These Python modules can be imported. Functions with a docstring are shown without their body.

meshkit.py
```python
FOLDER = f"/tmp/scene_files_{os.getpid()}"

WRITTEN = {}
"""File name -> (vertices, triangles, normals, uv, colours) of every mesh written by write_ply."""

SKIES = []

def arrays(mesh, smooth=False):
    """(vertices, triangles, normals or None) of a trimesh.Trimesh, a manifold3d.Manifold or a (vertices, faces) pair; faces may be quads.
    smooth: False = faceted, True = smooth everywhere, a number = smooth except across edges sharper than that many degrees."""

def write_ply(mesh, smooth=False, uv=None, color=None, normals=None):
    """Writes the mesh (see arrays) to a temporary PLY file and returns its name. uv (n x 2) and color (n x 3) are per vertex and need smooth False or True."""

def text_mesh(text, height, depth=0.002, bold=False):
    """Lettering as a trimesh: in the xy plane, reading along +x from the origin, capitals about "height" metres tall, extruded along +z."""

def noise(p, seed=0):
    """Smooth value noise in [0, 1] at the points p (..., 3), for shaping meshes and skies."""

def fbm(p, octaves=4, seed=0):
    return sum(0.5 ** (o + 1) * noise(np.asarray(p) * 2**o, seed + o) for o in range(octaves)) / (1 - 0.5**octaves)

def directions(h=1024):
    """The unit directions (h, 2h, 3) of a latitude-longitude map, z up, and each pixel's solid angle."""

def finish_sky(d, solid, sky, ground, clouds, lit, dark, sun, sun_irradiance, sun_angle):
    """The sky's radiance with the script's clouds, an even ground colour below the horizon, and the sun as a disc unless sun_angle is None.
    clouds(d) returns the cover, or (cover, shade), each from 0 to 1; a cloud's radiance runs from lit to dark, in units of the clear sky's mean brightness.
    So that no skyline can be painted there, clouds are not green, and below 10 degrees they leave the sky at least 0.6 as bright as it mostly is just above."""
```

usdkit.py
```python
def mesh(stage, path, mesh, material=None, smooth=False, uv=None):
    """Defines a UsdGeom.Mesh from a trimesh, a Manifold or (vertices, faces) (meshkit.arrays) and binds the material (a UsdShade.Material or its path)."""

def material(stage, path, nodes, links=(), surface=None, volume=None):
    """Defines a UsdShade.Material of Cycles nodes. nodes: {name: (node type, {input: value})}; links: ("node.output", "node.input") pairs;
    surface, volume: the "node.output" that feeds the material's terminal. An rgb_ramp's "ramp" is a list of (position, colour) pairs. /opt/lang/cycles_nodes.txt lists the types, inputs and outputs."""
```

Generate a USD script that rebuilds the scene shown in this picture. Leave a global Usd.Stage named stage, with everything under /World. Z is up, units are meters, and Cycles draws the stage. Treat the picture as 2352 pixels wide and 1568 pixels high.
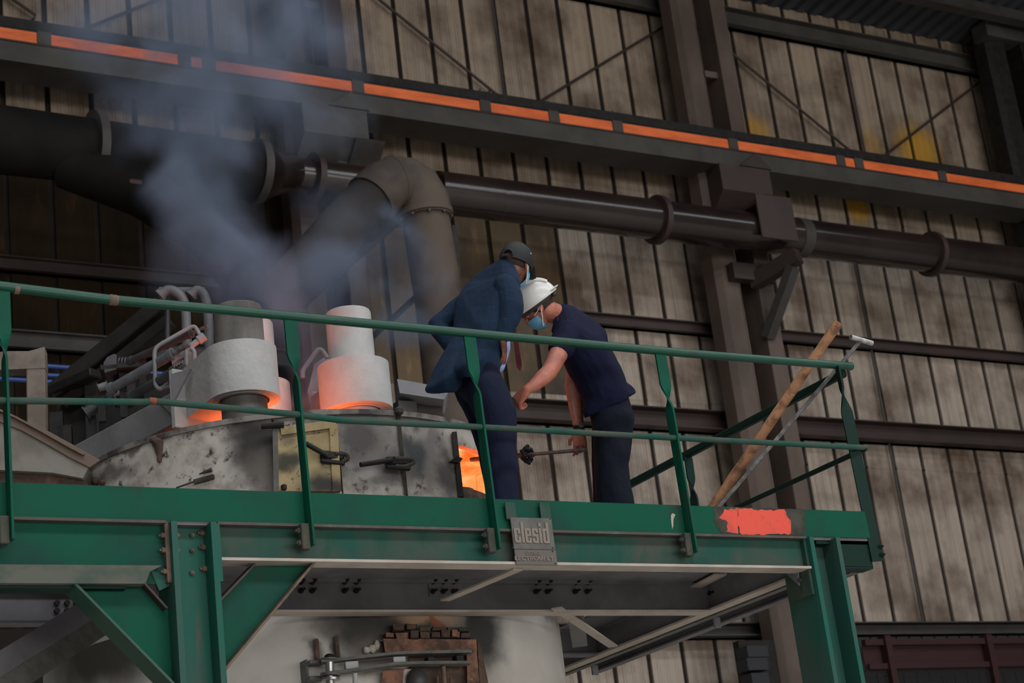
import math, random
import numpy as np, trimesh, manifold3d, usdkit, meshkit
from manifold3d import Manifold
from pxr import Usd, UsdGeom, UsdLux, UsdShade, Gf, Sdf

random.seed(7); RNG = np.random.default_rng(7)
stage = Usd.Stage.CreateInMemory()
UsdGeom.SetStageUpAxis(stage, UsdGeom.Tokens.z); UsdGeom.SetStageMetersPerUnit(stage, 1.0)
WORLD = UsdGeom.Xform.Define(stage, '/World'); stage.SetDefaultPrim(WORLD.GetPrim())
UsdGeom.Scope.Define(stage, '/World/Looks')

# ------------------------------------------------------------------ camera, sky, exposure
F_PX = 4385.0; PITCH, ROLL, YAW = np.radians([19.316, -7.096, 32.285]); EYE = np.array([0, 0, 1.6])
def _axes(p, r, y):
    cy, sy, cp, sp = np.cos(y), np.sin(y), np.cos(p), np.sin(p)
    f = np.array([sy*cp, cy*cp, sp]); rt = np.array([cy, -sy, 0]); up = np.cross(rt, f)
    return np.array([np.cos(r)*rt + np.sin(r)*up, -np.sin(r)*rt + np.cos(r)*up, f])
R = _axes(PITCH, ROLL, YAW)
cam = UsdGeom.Camera.Define(stage, '/World/camera')
cam.CreateHorizontalApertureAttr(36.0); cam.CreateVerticalApertureAttr(24.0)
cam.CreateFocalLengthAttr(36.0*F_PX/2352); cam.CreateClippingRangeAttr(Gf.Vec2f(0.1, 500))
cam.CreateFStopAttr(4.5); cam.CreateFocusDistanceAttr(11.2)
cam.CreateExposureAttr(1.12)
M4 = np.eye(4); M4[0, :3], M4[1, :3], M4[2, :3], M4[3, :3] = R[0], R[1], -R[2], EYE
cam.AddTransformOp().Set(Gf.Matrix4d(*[float(x) for x in M4.ravel()]))
dome = UsdLux.DomeLight.Define(stage, '/World/sky')          # overcast sky
dome.CreateIntensityAttr(0.15); dome.CreateColorAttr(Gf.Vec3f(0.95, 0.98, 1.0))
def daylight(name, w, h, inten, col, pos, rot):              # daylight standing in an opening of the shed
    l = UsdLux.RectLight.Define(stage, '/World/'+name); l.CreateWidthAttr(w); l.CreateHeightAttr(h); l.CreateIntensityAttr(inten); l.CreateColorAttr(Gf.Vec3f(*col))
    l.AddTranslateOp().Set(Gf.Vec3d(*pos)); l.AddRotateXYZOp().Set(Gf.Vec3f(*rot)); return l
daylight('front_daylight', 58, 11.5, 1.75, (1.0, .975, .94), (13, -45.0, 6.2), (90, 0, 0))      # the wide open front behind the camera
daylight('roof_daylight', 46, 2.6, 2.0, (.94, .97, 1.0), (12, 7.4, 21.0), (0, 0, 0))             # rooflight strip
daylight('roof_daylight_001', 46, 5.6, 3.2, (.97, .98, 1.0), (12, -11.0, 22.8), (0, 0, 0))  # unseen extra strip, added to brighten the undersides of the platform

# ------------------------------------------------------------------ helpers: reading points of the place off known planes
V3 = lambda *a: np.array(a, float)
def ray(x, y): return R.T @ np.array([x-1176, 784-y, F_PX])
def PY(x, y, Y): d = ray(x, y); return EYE + d*(Y/d[1])
def PX(x, y, X): d = ray(x, y); return EYE + d*(X/d[0])
def PZ(x, y, Z): d = ray(x, y); return EYE + d*((Z-1.6)/d[2])
AZ = math.radians(24.975); AZV = V3(math.sin(AZ), math.cos(AZ), 0); AZR = V3(math.cos(AZ), -math.sin(AZ), 0); UPZ = V3(0, 0, 1)
def PD(x, y, D): d = ray(x, y); return EYE + d*(D/(d@AZV))      # upright plane square to the line of sight to the furnace
def PC(x, y, r):                                             # front of an upright cylinder about the furnace axis
    d = ray(x, y); o = (EYE-FC)[:2]; a = d[:2]@d[:2]; b = o@d[:2]; c = o@o-r*r
    return EYE + d*((-b-math.sqrt(max(b*b-a*c, 0)))/a)
FC = V3(5.18, 11.126, 0)                                      # furnace axis
def unit(v): v = np.asarray(v, float); return v/np.linalg.norm(v)

# ------------------------------------------------------------------ helpers: meshes
TM = trimesh.Trimesh
cat = lambda ms: trimesh.util.concatenate([m for m in ms])
BF = np.array([[0,2,1],[0,3,2],[4,5,6],[4,6,7],[0,1,5],[0,5,4],[1,2,6],[1,6,5],[2,3,7],[2,7,6],[3,0,4],[3,4,7]])
def hexa(p): return TM(np.array(p, float), BF, process=False)  # 8 corners: bottom loop, top loop
def box(c, s, ax=None):
    c, s = np.asarray(c, float), np.asarray(s, float)/2
    ax = np.eye(3) if ax is None else ax
    q = [(-1,-1,-1),(1,-1,-1),(1,1,-1),(-1,1,-1),(-1,-1,1),(1,-1,1),(1,1,1),(-1,1,1)]
    return hexa([c + ax[0]*a*s[0] + ax[1]*b*s[1] + ax[2]*d*s[2] for a, b, d in q])
def span(x0, x1, y0, y1, z0, z1): return box(((x0+x1)/2, (y0+y1)/2, (z0+z1)/2), (x1-x0, y1-y0, z1-z0))
def cbox(c, s, b=.006, ax=None):                            # box with chamfered edges
    c, s = np.asarray(c, float), np.asarray(s, float)/2; ax = np.eye(3) if ax is None else ax
    P = []
    for i in (-1, 1):
        for j in (-1, 1):
            for k in (-1, 1):
                for m in range(3):
                    q = V3(i, j, k)*s - V3(i, j, k)*b; q[m] += V3(i, j, k)[m]*b
                    P.append(c + q@ax)
    return trimesh.convex.convex_hull(np.array(P))
def bar(p0, p1, w, h, up=(0, 0, 1), b=0):                     # w across, h along up
    p0, p1 = np.asarray(p0, float), np.asarray(p1, float); d = unit(p1-p0); s = unit(np.cross(d, up)); u = np.cross(s, d)
    f = cbox if b else box
    return f((p0+p1)/2, (np.linalg.norm(p1-p0), w, h), *([b] if b else []), ax=np.array([d, s, u]))
def tube(pts, r, n=14, closed_ends=True, bend=0):
    pts = [np.asarray(p, float) for p in pts]
    if bend and len(pts) > 2:                                # round the corners
        q = [pts[0]]
        for a, p, c in zip(pts, pts[1:], pts[2:]):
            e = min(bend, np.linalg.norm(a-p)/2.01, np.linalg.norm(c-p)/2.01); s, t = p+unit(a-p)*e, p+unit(c-p)*e
            q += [(1-k)**2*s + 2*k*(1-k)*p + k*k*t for k in np.linspace(0, 1, 7)]
        pts = q + [pts[-1]]
    r = np.broadcast_to(np.asarray(r, float), (len(pts),))
    T = [unit(pts[min(i+1, len(pts)-1)]-pts[max(i-1, 0)]) for i in range(len(pts))]
    u = unit(np.cross(T[0], [0.3, .2, 1] if abs(T[0][2]) < .9 else [1, .1, 0])); V = []; Fc = []
    for i, p in enumerate(pts):
        u = unit(u - T[i]*(u@T[i])); v = np.cross(T[i], u)
        V += [p + r[i]*(u*math.cos(a)+v*math.sin(a)) for a in np.linspace(0, 2*math.pi, n, endpoint=False)]
    for i in range(len(pts)-1):
        for k in range(n):
            a, b_, c, d = i*n+k, i*n+(k+1) % n, (i+1)*n+(k+1) % n, (i+1)*n+k
            Fc += [[a, b_, c], [a, c, d]]
    if closed_ends:
        V += [pts[0], pts[-1]]; m = len(V)-2
        for k in range(n): Fc += [[m, (k+1) % n, k], [m+1, (len(pts)-1)*n+k, (len(pts)-1)*n+(k+1) % n]]
    return TM(np.array(V), np.array(Fc), process=False)
def lathe(c, prof, n=48, a0=0.0, a1=2*math.pi):              # profile of (radius, height) turned about the upright axis through c
    full = abs(a1-a0-2*math.pi) < 1e-6; A = np.linspace(a0, a1, n, endpoint=not full); V = []; Fc = []; m = len(prof)
    for a in A: V += [V3(c[0]+r*math.sin(a), c[1]+r*math.cos(a), c[2]+z) for r, z in prof]
    for i in range(n if full else n-1):
        for k in range(m-1):
            p, q = i*m+k, ((i+1) % n)*m+k
            Fc += [[p, p+1, q+1], [p, q+1, q]]
    return TM(np.array(V), np.array(Fc), process=False)
def slab(poly, off):                                        # polygon of 3-D points given a thickness vector
    poly = [np.asarray(p, float) for p in poly]; n = len(poly); off = np.asarray(off, float)
    nrm = sum(np.cross(poly[i]-poly[0], poly[(i+1) % n]-poly[0]) for i in range(n)); u = unit(poly[1]-poly[0]); nn = unit(nrm); v = np.cross(nn, u)
    p2 = np.array([[(p-poly[0])@u, (p-poly[0])@v] for p in poly])
    tri = manifold3d.triangulate([p2])
    V = np.vstack([poly, [p+off for p in poly]]); Fc = [list(t) for t in tri] + [[t[0]+n, t[2]+n, t[1]+n] for t in tri]
    for i in range(n): j = (i+1) % n; Fc += [[i, i+n, j+n], [i, j+n, j]]
    m = TM(V, np.array(Fc), process=True); trimesh.repair.fix_normals(m); return m
def ibeam(p0, p1, w, h, tf, tw, up=(0, 0, 1)):              # top line given at mid height
    up = np.asarray(up, float)
    return [bar(np.asarray(p0)+up*(h-tf)/2, np.asarray(p1)+up*(h-tf)/2, w, tf, up), bar(np.asarray(p0)-up*(h-tf)/2, np.asarray(p1)-up*(h-tf)/2, w, tf, up),
            bar(p0, p1, tw, h-2*tf, up)]
def bolt(p, n, r=.011, h=.012, tip=.5):                     # hexagon head with a stub of thread
    p, n = np.asarray(p, float), unit(n)
    ms = [tube([p, p+n*h], r, 6)]
    if tip: ms.append(tube([p+n*h, p+n*h*(1+tip)], r*.5, 8))
    return cat(ms)
def ell(c, rad, ax=None, n=20):
    m = Manifold.sphere(1.0, n).scale(tuple(np.broadcast_to(rad, 3).tolist()))
    A = np.eye(3) if ax is None else np.asarray(ax).T
    return m.transform(np.hstack([A, np.asarray(c, float).reshape(3, 1)]).tolist())
def hullm(*ms): return Manifold.batch_hull([m if isinstance(m, Manifold) else ell(m[0], m[1]) for m in ms])
def join(ms): return Manifold.batch_boolean(list(ms), manifold3d.OpType.Add)
def tri(m, refine=None, it=0, wob=None):
    if refine: m = m.refine_to_length(refine)
    q = m.to_mesh(); t = TM(q.vert_properties[:, :3].astype(float), q.tri_verts, process=True)
    if it:
        v0 = t.vertices.copy(); trimesh.smoothing.filter_taubin(t, lamb=.5, nu=.52, iterations=it)
        dv = np.asarray(t.vertices)-v0; ln = np.linalg.norm(dv, axis=1, keepdims=True); t.vertices = v0+dv*np.minimum(1, .007/np.maximum(ln, 1e-9))   # no vertex strays
    if wob:                                                 # cloth folds
        amp, sc, seed = wob; n = t.vertex_normals; t.vertices = t.vertices + n*((meshkit.fbm(t.vertices*np.array(sc), 3, seed)-.5)*2*amp)[:, None]
    return t

# ------------------------------------------------------------------ helpers: prims
_n = {}
def _free(path):
    k = _n.get(path, -1)+1; _n[path] = k
    return path if k == 0 else f'{path}_{k:03d}'
LOC = {}
GROUPS = {'wall_girt': 'girts on the back wall', 'bracing_rod': 'bracing rods on the upper wall', 'sag_rod': 'upright rods on the wall', 'building_column': 'building columns', 'girder_bracket': 'crane girder brackets', 'purlin': 'roof purlins',
          'platform_column': 'platform columns', 'knee_brace': 'knee braces of the platform', 'electrode': 'furnace electrodes', 'electrode_holder': 'electrode clamps', 'conductor_beam': 'electrode arms', 'hydraulic_cylinder': 'hydraulic cylinders',
          'water_hose': 'bent water hoses', 'blue_pipe': 'blue pipes at the left'}
def thing(name, label, category, loc=(0, 0, 0), group=None, kind=None):
    x = UsdGeom.Xform.Define(stage, _free('/World/'+name)); x.AddTranslateOp().Set(Gf.Vec3d(*map(float, loc))); p = x.GetPrim()
    p.SetCustomDataByKey('label', label)
    if category: p.SetCustomDataByKey('category', category)
    if group or name in GROUPS: p.SetCustomDataByKey('group', group or GROUPS[name])
    if kind: p.SetCustomDataByKey('kind', kind)
    LOC[p.GetPath()] = np.asarray(loc, float); return p
def part(t, name, mesh, m, label=None, smooth=35, kind=None):
    loc = LOC[t.GetPath()]; q = mesh.copy() if isinstance(mesh, TM) else mesh
    if isinstance(q, Manifold): q = tri(q)
    q.vertices = np.asarray(q.vertices) - loc
    g = usdkit.mesh(stage, _free(f'{t.GetPath()}/{name}'), q, m, smooth=smooth); p = g.GetPrim(); LOC[p.GetPath()] = loc
    if label: p.SetCustomDataByKey('label', label)
    if kind: p.SetCustomDataByKey('kind', kind)
    return p
def solo(name, label, category, mesh, m, loc, group=None, smooth=35, kind=None):
    q = mesh.copy(); q.vertices = np.asarray(q.vertices)-np.asarray(loc, float)
    g = usdkit.mesh(stage, _free('/World/'+name), q, m, smooth=smooth); UsdGeom.Xformable(g).AddTranslateOp().Set(Gf.Vec3d(*map(float, loc))); p = g.GetPrim()
    p.SetCustomDataByKey('label', label)
    if category: p.SetCustomDataByKey('category', category)
    if group or name in GROUPS: p.SetCustomDataByKey('group', group or GROUPS[name])
    if kind: p.SetCustomDataByKey('kind', kind)
    return p

# ------------------------------------------------------------------ materials
MT = {}
def mat(name, c, c2=None, sc=(4, 4, 4), lo=.42, hi=.62, rough=.6, metal=0.0, bump=0.0, bsc=40, spots=(), vary=0.0, grime=None, extra=None, spec=.5):
    """c mottled with c2 by noise; spots: (centre, radius vector, colour, strength) stains and painted shade that sit at one place on the thing."""
    N = {'g': ('geometry', {}), 'p': ('principled_bsdf', {'roughness': rough, 'metallic': metal, 'base_color': c, 'specular_ior_level': spec})}; L = []; last = None
    if c2 is not None:
        N['map'] = ('mapping', {'scale': sc}); N['n'] = ('noise_texture', {'scale': 1.0, 'detail': 5.0, 'roughness': .6})
        N['mr'] = ('map_range', {'from_min': lo, 'from_max': hi, 'clamp': True}); N['mx'] = ('mix_color', {'a': c, 'b': c2})
        L += [('g.position', 'map.vector'), ('map.vector', 'n.vector'), ('n.fac', 'mr.value'), ('mr.result', 'mx.fac')]; last = 'mx.result'
    if grime:                                                # (colour, scale, lo, hi): a second, finer mottle
        gc, gs, gl, gh = grime
        N['gmap'] = ('mapping', {'scale': gs}); N['gn'] = ('noise_texture', {'scale': 1.0, 'detail': 6.0, 'roughness': .65}); N['gr'] = ('map_range', {'from_min': gl, 'from_max': gh, 'clamp': True})
        N['gx'] = ('mix_color', {'a': c, 'b': gc}); L += [('g.position', 'gmap.vector'), ('gmap.vector', 'gn.vector'), ('gn.fac', 'gr.value'), ('gr.result', 'gx.fac')]
        if last: L.append((last, 'gx.a'))
        last = 'gx.result'
    for i, (sp, sr, scol, st) in enumerate(spots):
        if i == 0:
            N['wn'] = ('noise_texture', {'scale': 6.0, 'detail': 4.0}); N['ws'] = ('vector_math', {'math_type': 'subtract', 'vector2': (.5, .5, .5)}); N['wm'] = ('vector_math', {'math_type': 'multiply_add', 'vector2': (.22, .22, .22)})
            L += [('g.position', 'wn.vector'), ('wn.color', 'ws.vector1'), ('ws.vector', 'wm.vector1'), ('g.position', 'wm.vector3')]
        inv = tuple(1/x for x in np.broadcast_to(sr, 3))
        N[f's{i}'] = ('vector_math', {'math_type': 'subtract', 'vector2': tuple(sp)}); N[f't{i}'] = ('vector_math', {'math_type': 'multiply', 'vector2': inv}); N[f'l{i}'] = ('vector_math', {'math_type': 'length'})
        N[f'r{i}'] = ('map_range', {'range_type': 'smoothstep', 'from_min': 1.0, 'from_max': .25, 'to_min': 0.0, 'to_max': st, 'clamp': True}); N[f'x{i}'] = ('mix_color', {'a': c, 'b': scol})
        L += [('wm.vector', f's{i}.vector1'), (f's{i}.vector', f't{i}.vector1'), (f't{i}.vector', f'l{i}.vector1'), (f'l{i}.value', f'r{i}.value'), (f'r{i}.result', f'x{i}.fac')]
        if last: L.append((last, f'x{i}.a'))
        last = f'x{i}.result'
    if vary:                                                # each piece a little lighter or darker
        N['oi'] = ('object_info', {}); N['vr'] = ('map_range', {'to_min': 1-vary, 'to_max': 1+vary}); N['vh'] = ('hsv', {'color': c})
        L += [('oi.random', 'vr.value'), ('vr.result', 'vh.value')]
        if last: L.append((last, 'vh.color'))
        last = 'vh.color'
    if last: L.append((last, 'p.base_color'))
    if bump:
        N['bn'] = ('noise_texture', {'scale': float(bsc), 'detail': 4.0}); N['bp'] = ('bump', {'strength': 1.0, 'distance': bump})
        L += [('g.position', 'bn.vector'), ('bn.fac', 'bp.height'), ('bp.normal', 'p.normal')]
    MT[name] = usdkit.material(stage, '/World/Looks/'+name, N, L, surface='p.BSDF'); return MT[name]
def glow(name, ramp, sc, strength, lo=.35, hi=.7):
    N = {'g': ('geometry', {}), 'map': ('mapping', {'scale': sc}), 'n': ('noise_texture', {'scale': 1.0, 'detail': 6.0, 'distortion': .8}), 'mr': ('map_range', {'from_min': lo, 'from_max': hi, 'clamp': True}),
         'rp': ('rgb_ramp', {'ramp': ramp}), 'e': ('emission', {'strength': strength})}
    MT[name] = usdkit.material(stage, '/World/Looks/'+name, N, [('g.position', 'map.vector'), ('map.vector', 'n.vector'), ('n.fac', 'mr.value'), ('mr.result', 'rp.fac'), ('rp.color', 'e.color')], surface='e.emission'); return MT[name]

yel = (.50, .27, .03)
mat('sheet_grey', (.41, .345, .285), (.125, .085, .06), (.8, 1, .75), .44, .66, rough=.55, vary=.10, grime=((.20, .14, .105), (13, 13, .3), .5, .85),
    spots=[(PY(2110, 345, 24.95), (.8, .6, .8), yel, 1.0), (PY(1968, 470, 24.95), (.45, .5, .6), yel, 1.0), (PY(1735, 305, 24.95), (.55, .5, .5), yel, .8), (PY(2000, 330, 24.95), (.4, .5, .5), yel, .4), (PY(1220, 555, 24.95), (.7, .5, .5), (.2, .12, .06), .6)])
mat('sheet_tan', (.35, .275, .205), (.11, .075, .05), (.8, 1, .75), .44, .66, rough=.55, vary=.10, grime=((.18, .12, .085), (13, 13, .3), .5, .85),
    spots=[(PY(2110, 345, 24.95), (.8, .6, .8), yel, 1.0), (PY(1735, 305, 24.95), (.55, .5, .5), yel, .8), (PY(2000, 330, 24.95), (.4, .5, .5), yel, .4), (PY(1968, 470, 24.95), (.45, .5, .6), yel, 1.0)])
mat('sheet_soot', (.030, .019, .010), (.014, .010, .006), (.9, 1, .6), .42, .62, rough=.9, spec=.1, vary=.15, grime=((.06, .034, .014), (5, 5, 1.2), .6, .74))  # much darker copy of the brown sheets, for the far left bays
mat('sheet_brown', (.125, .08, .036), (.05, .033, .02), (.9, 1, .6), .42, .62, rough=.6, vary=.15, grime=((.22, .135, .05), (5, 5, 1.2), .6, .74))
mat('sheet_back', (.022, .017, .014), rough=.8, spec=.2)
mat('dark_steel', (.062, .058, .055), (.04, .034, .03), (2, 2, 2), rough=.6)
mat('olive_steel', (.06, .056, .048), (.042, .036, .031), (1.5, 1.5, 1.5), rough=.6)
mat('brown_steel', (.13, .092, .075), (.085, .06, .048), (1.2, 1.2, .6), rough=.6)
mat('dark_brown_steel', (.05, .03, .026), (.035, .023, .02), (1.5, 1.5, 1.5), rough=.55)
mat('pipe_paint', (.017, .009, .009), (.026, .017, .014), (1, 1, 1), rough=.2, spec=.9)
mat('soot_pipe', (.007, .006, .006), (.014, .011, .009), (1, 1, 1), rough=.8, spec=.2)
mat('soot_dull', (.03, .026, .024), (.045, .036, .03), (1, 1, 1), rough=.85, spec=.2)
mat('duct_brown', (.10, .075, .06), (.055, .043, .037), (1.3, 1.3, 1.3), rough=.75, spec=.3)
mat('orange_paint', (.92, .19, .045), (.72, .13, .03), (1.5, 1.5, 6), rough=.5)
mat('green_rail', (.002, .062, .036), (.008, .04, .026), (9, 9, 9), .55, .7, rough=.36)
mat('green_bright', (.003, .088, .052), (.010, .06, .044), (2.2, 2.2, 2.2), .42, .66, rough=.6, grime=((.035, .045, .036), (5, 5, 2), .6, .82), spec=.15)
mat('green_dusty', (.018, .085, .066), (.075, .085, .07), (3, 3, 2), .42, .66, rough=.65, spec=.15, grime=((.012, .07, .046), (6, 6, 3), .56, .74))
mat('green_column', (.015, .108, .08), (.05, .088, .075), (3, 3, 1.2), .42, .66, rough=.55, spec=.2, grime=((.12, .09, .07), (7, 7, 1.0), .6, .78))
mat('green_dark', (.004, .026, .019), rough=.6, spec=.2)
mat('ledge_grey', (.075, .065, .058), (.12, .11, .10), (7, 7, 7), .5, .7, rough=.7)
mat('post_dust', (.085, .085, .07), (.05, .06, .048), (9, 9, 9), rough=.75, spec=.15)
mat('channel_dust', (.125, .13, .11), (.07, .10, .08), (5, 5, 9), .45, .65, rough=.75, spec=.15)
mat('rusty_edge', (.17, .115, .08), (.09, .065, .05), (12, 12, 12), rough=.7)
mat('beige_dust', (.50, .44, .385), (.40, .35, .305), (4, 4, 4), rough=.75)
mat('web_slate', (.17, .165, .18), (.12, .115, .125), (3, 3, 3), rough=.6)
mat('black_steel', (.012, .011, .011), (.022, .019, .017), (8, 8, 8), rough=.55, spec=.3)
mat('bright_steel', (.55, .55, .55), (.35, .34, .33), (20, 20, 20), rough=.32, metal=.8)
mat('red_paint', (.85, .085, .05), (.5, .07, .05), (9, 9, 9), .5, .66, rough=.5, grime=((.2, .17, .16), (26, 26, 26), .68, .74))
mat('rust_red', (.25, .055, .02), rough=.7)
mat('scorch', (.035, .028, .022), (.06, .06, .045), (9, 9, 9), rough=.8)
mat('sign_plate', (.125, .125, .118), (.095, .09, .08), (14, 14, 14), rough=.6)
mat('sign_letter', (.23, .19, .16), rough=.6)
mat('sign_lower', (.13, .115, .105), rough=.65)
mat('white_arm', (.25, .25, .265), (.19, .19, .20), (3, 3, 3), rough=.6)
mat('white_collar', (.49, .495, .49), (.43, .43, .425), (4, 4, 4), rough=.6, bump=.004, bsc=30)
mat('electrode_dark', (.16, .148, .14), (.085, .078, .072), (5, 5, 3), rough=.65)
mat('electrode_white', (.50, .50, .50), (.43, .425, .42), (5, 5, 3), rough=.6)
mat('grey_hydraulic', (.15, .16, .175), (.10, .105, .115), (5, 5, 5), rough=.5)
mat('slate_hydraulic', (.055, .058, .066), (.035, .036, .04), (5, 5, 5), rough=.5)
mat('blue_pipe', (.02, .06, .24), rough=.4)
mat('stand_beige', (.20, .165, .135), (.13, .105, .08), (5, 5, 5), rough=.65)
mat('cover_grey', (.24, .22, .195), (.16, .145, .12), (4, 4, 4), rough=.65, grime=((.05, .04, .035), (22, 22, 22), .68, .74))
mat('cover_top', (.16, .115, .088), rough=.7)
mat('yellow_door', (.44, .34, .165), (.36, .27, .12), (10, 10, 10), rough=.55, grime=((.05, .04, .025), (24, 24, 24), .60, .68),
    spots=[(PC(655, 1060, 1.45), (.13, .3, .10), (.02, .018, .015), .95), (PC(750, 1115, 1.45), (.24, .3, .13), (.02, .018, .015), .98), (PC(650, 1000, 1.45), (.08, .3, .09), (.10, .07, .05), .6)])
blk = (.028, .024, .022)
mat('shell_white', (.54, .505, .46), (.33, .295, .255), (6, 6, 6), lo=.46, hi=.64, rough=.6, grime=((.045, .04, .037), (13, 13, 13), .575, .67),
    spots=[(PC(860, 1030, 1.43), (.62, .9, .30), (.13, .12, .115), .62), (PC(1010, 1060, 1.43), (.3, .9, .3), (.12, .115, .115), .55), (PC(600, 1040, 1.43), (.26, .5, .34), (.05, .045, .04), .8), (PC(590, 1010, 1.43), (0.221, 0.40, 0.260), blk, .95), (PC(560, 965, 1.43), (0.325, 0.40, 0.078), blk, .8), (PC(620, 1090, 1.43), (0.156, 0.40, 0.260), (.16, .14, .12), .8), (PC(830, 1010, 1.43), (0.208, 0.40, 0.195), (.07, .06, .06), .9), (PC(800, 960, 1.43), (0.520, 0.40, 0.072), (.06, .06, .065), .85),
           (PC(965, 965, 1.43), (0.260, 0.40, 0.091), (.06, .055, .05), .85), (PC(960, 1040, 1.43), (0.143, 0.40, 0.182), (.035, .045, .05), .92), (PC(910, 1080, 1.43), (0.208, 0.40, 0.130), (.09, .08, .08), .75), (PC(1030, 1080, 1.43), (0.091, 0.40, 0.286), (.07, .06, .06), .85), (PC(1000, 1010, 1.43), (0.104, 0.40, 0.130), (.12, .11, .11), .6), (PC(300, 1020, 1.43), (0.650, 0.50, 0.052), blk, .75), (PC(240, 1095, 1.43), (0.325, 0.50, 0.078), blk, .7)])
mat('rim_soot', (.26, .235, .21), (.05, .045, .042), (5, 5, 5), lo=.40, hi=.58, rough=.7)
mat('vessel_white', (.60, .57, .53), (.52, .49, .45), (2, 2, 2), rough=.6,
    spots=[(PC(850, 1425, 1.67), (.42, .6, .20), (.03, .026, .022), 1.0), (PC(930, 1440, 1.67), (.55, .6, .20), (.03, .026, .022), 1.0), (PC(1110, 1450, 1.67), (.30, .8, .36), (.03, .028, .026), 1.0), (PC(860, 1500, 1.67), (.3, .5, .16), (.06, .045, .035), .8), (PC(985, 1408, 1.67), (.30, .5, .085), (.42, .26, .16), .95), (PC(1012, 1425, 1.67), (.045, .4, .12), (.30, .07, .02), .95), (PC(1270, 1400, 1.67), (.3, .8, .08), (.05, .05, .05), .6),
           (PC(230, 1480, 1.67), (1.0, 1.2, .5), (.035, .03, .025), .97), (PC(724, 1500, 1.67), (.05, .3, .12), blk, .7), (PC(772, 1490, 1.67), (.05, .3, .12), blk, .7)])  # first spot on this line: shade on the left of the shell, painted in
mat('burnt_brick', (.28, .135, .085), (.09, .055, .04), (9, 9, 9), .42, .6, rough=.85, bump=.01, bsc=30, grime=((.42, .30, .22), (16, 16, 16), .64, .74))
mat('burnt_dark', (.075, .048, .037), (.17, .095, .065), (14, 14, 14), .5, .7, rough=.85, bump=.012, bsc=28)
mat('mortar_white', (.62, .58, .52), (.4, .34, .28), (16, 16, 16), rough=.8)
mat('wood', (.36, .17, .08), (.15, .065, .03), (3, 26, 12), .45, .65, rough=.75, grime=((.55, .33, .18), (9, 40, 40), .62, .72))
mat('iron_rod', (.20, .20, .20), (.10, .09, .085), (20, 20, 20), rough=.45, metal=.3)
mat('concrete', (.60, .55, .49), (.50, .46, .41), (1, 1, 1), rough=.85)
mat('roof_sheet', (.06, .065, .078), rough=.6)
mat('shed_wall', (.09, .08, .075), rough=.8)
mat('red_frame', (.03, .005, .005), rough=.6)
mat('mesh_wire', (.03, .03, .033), rough=.6)
mat('grey_slat', (.024, .025, .029), rough=.7)
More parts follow.
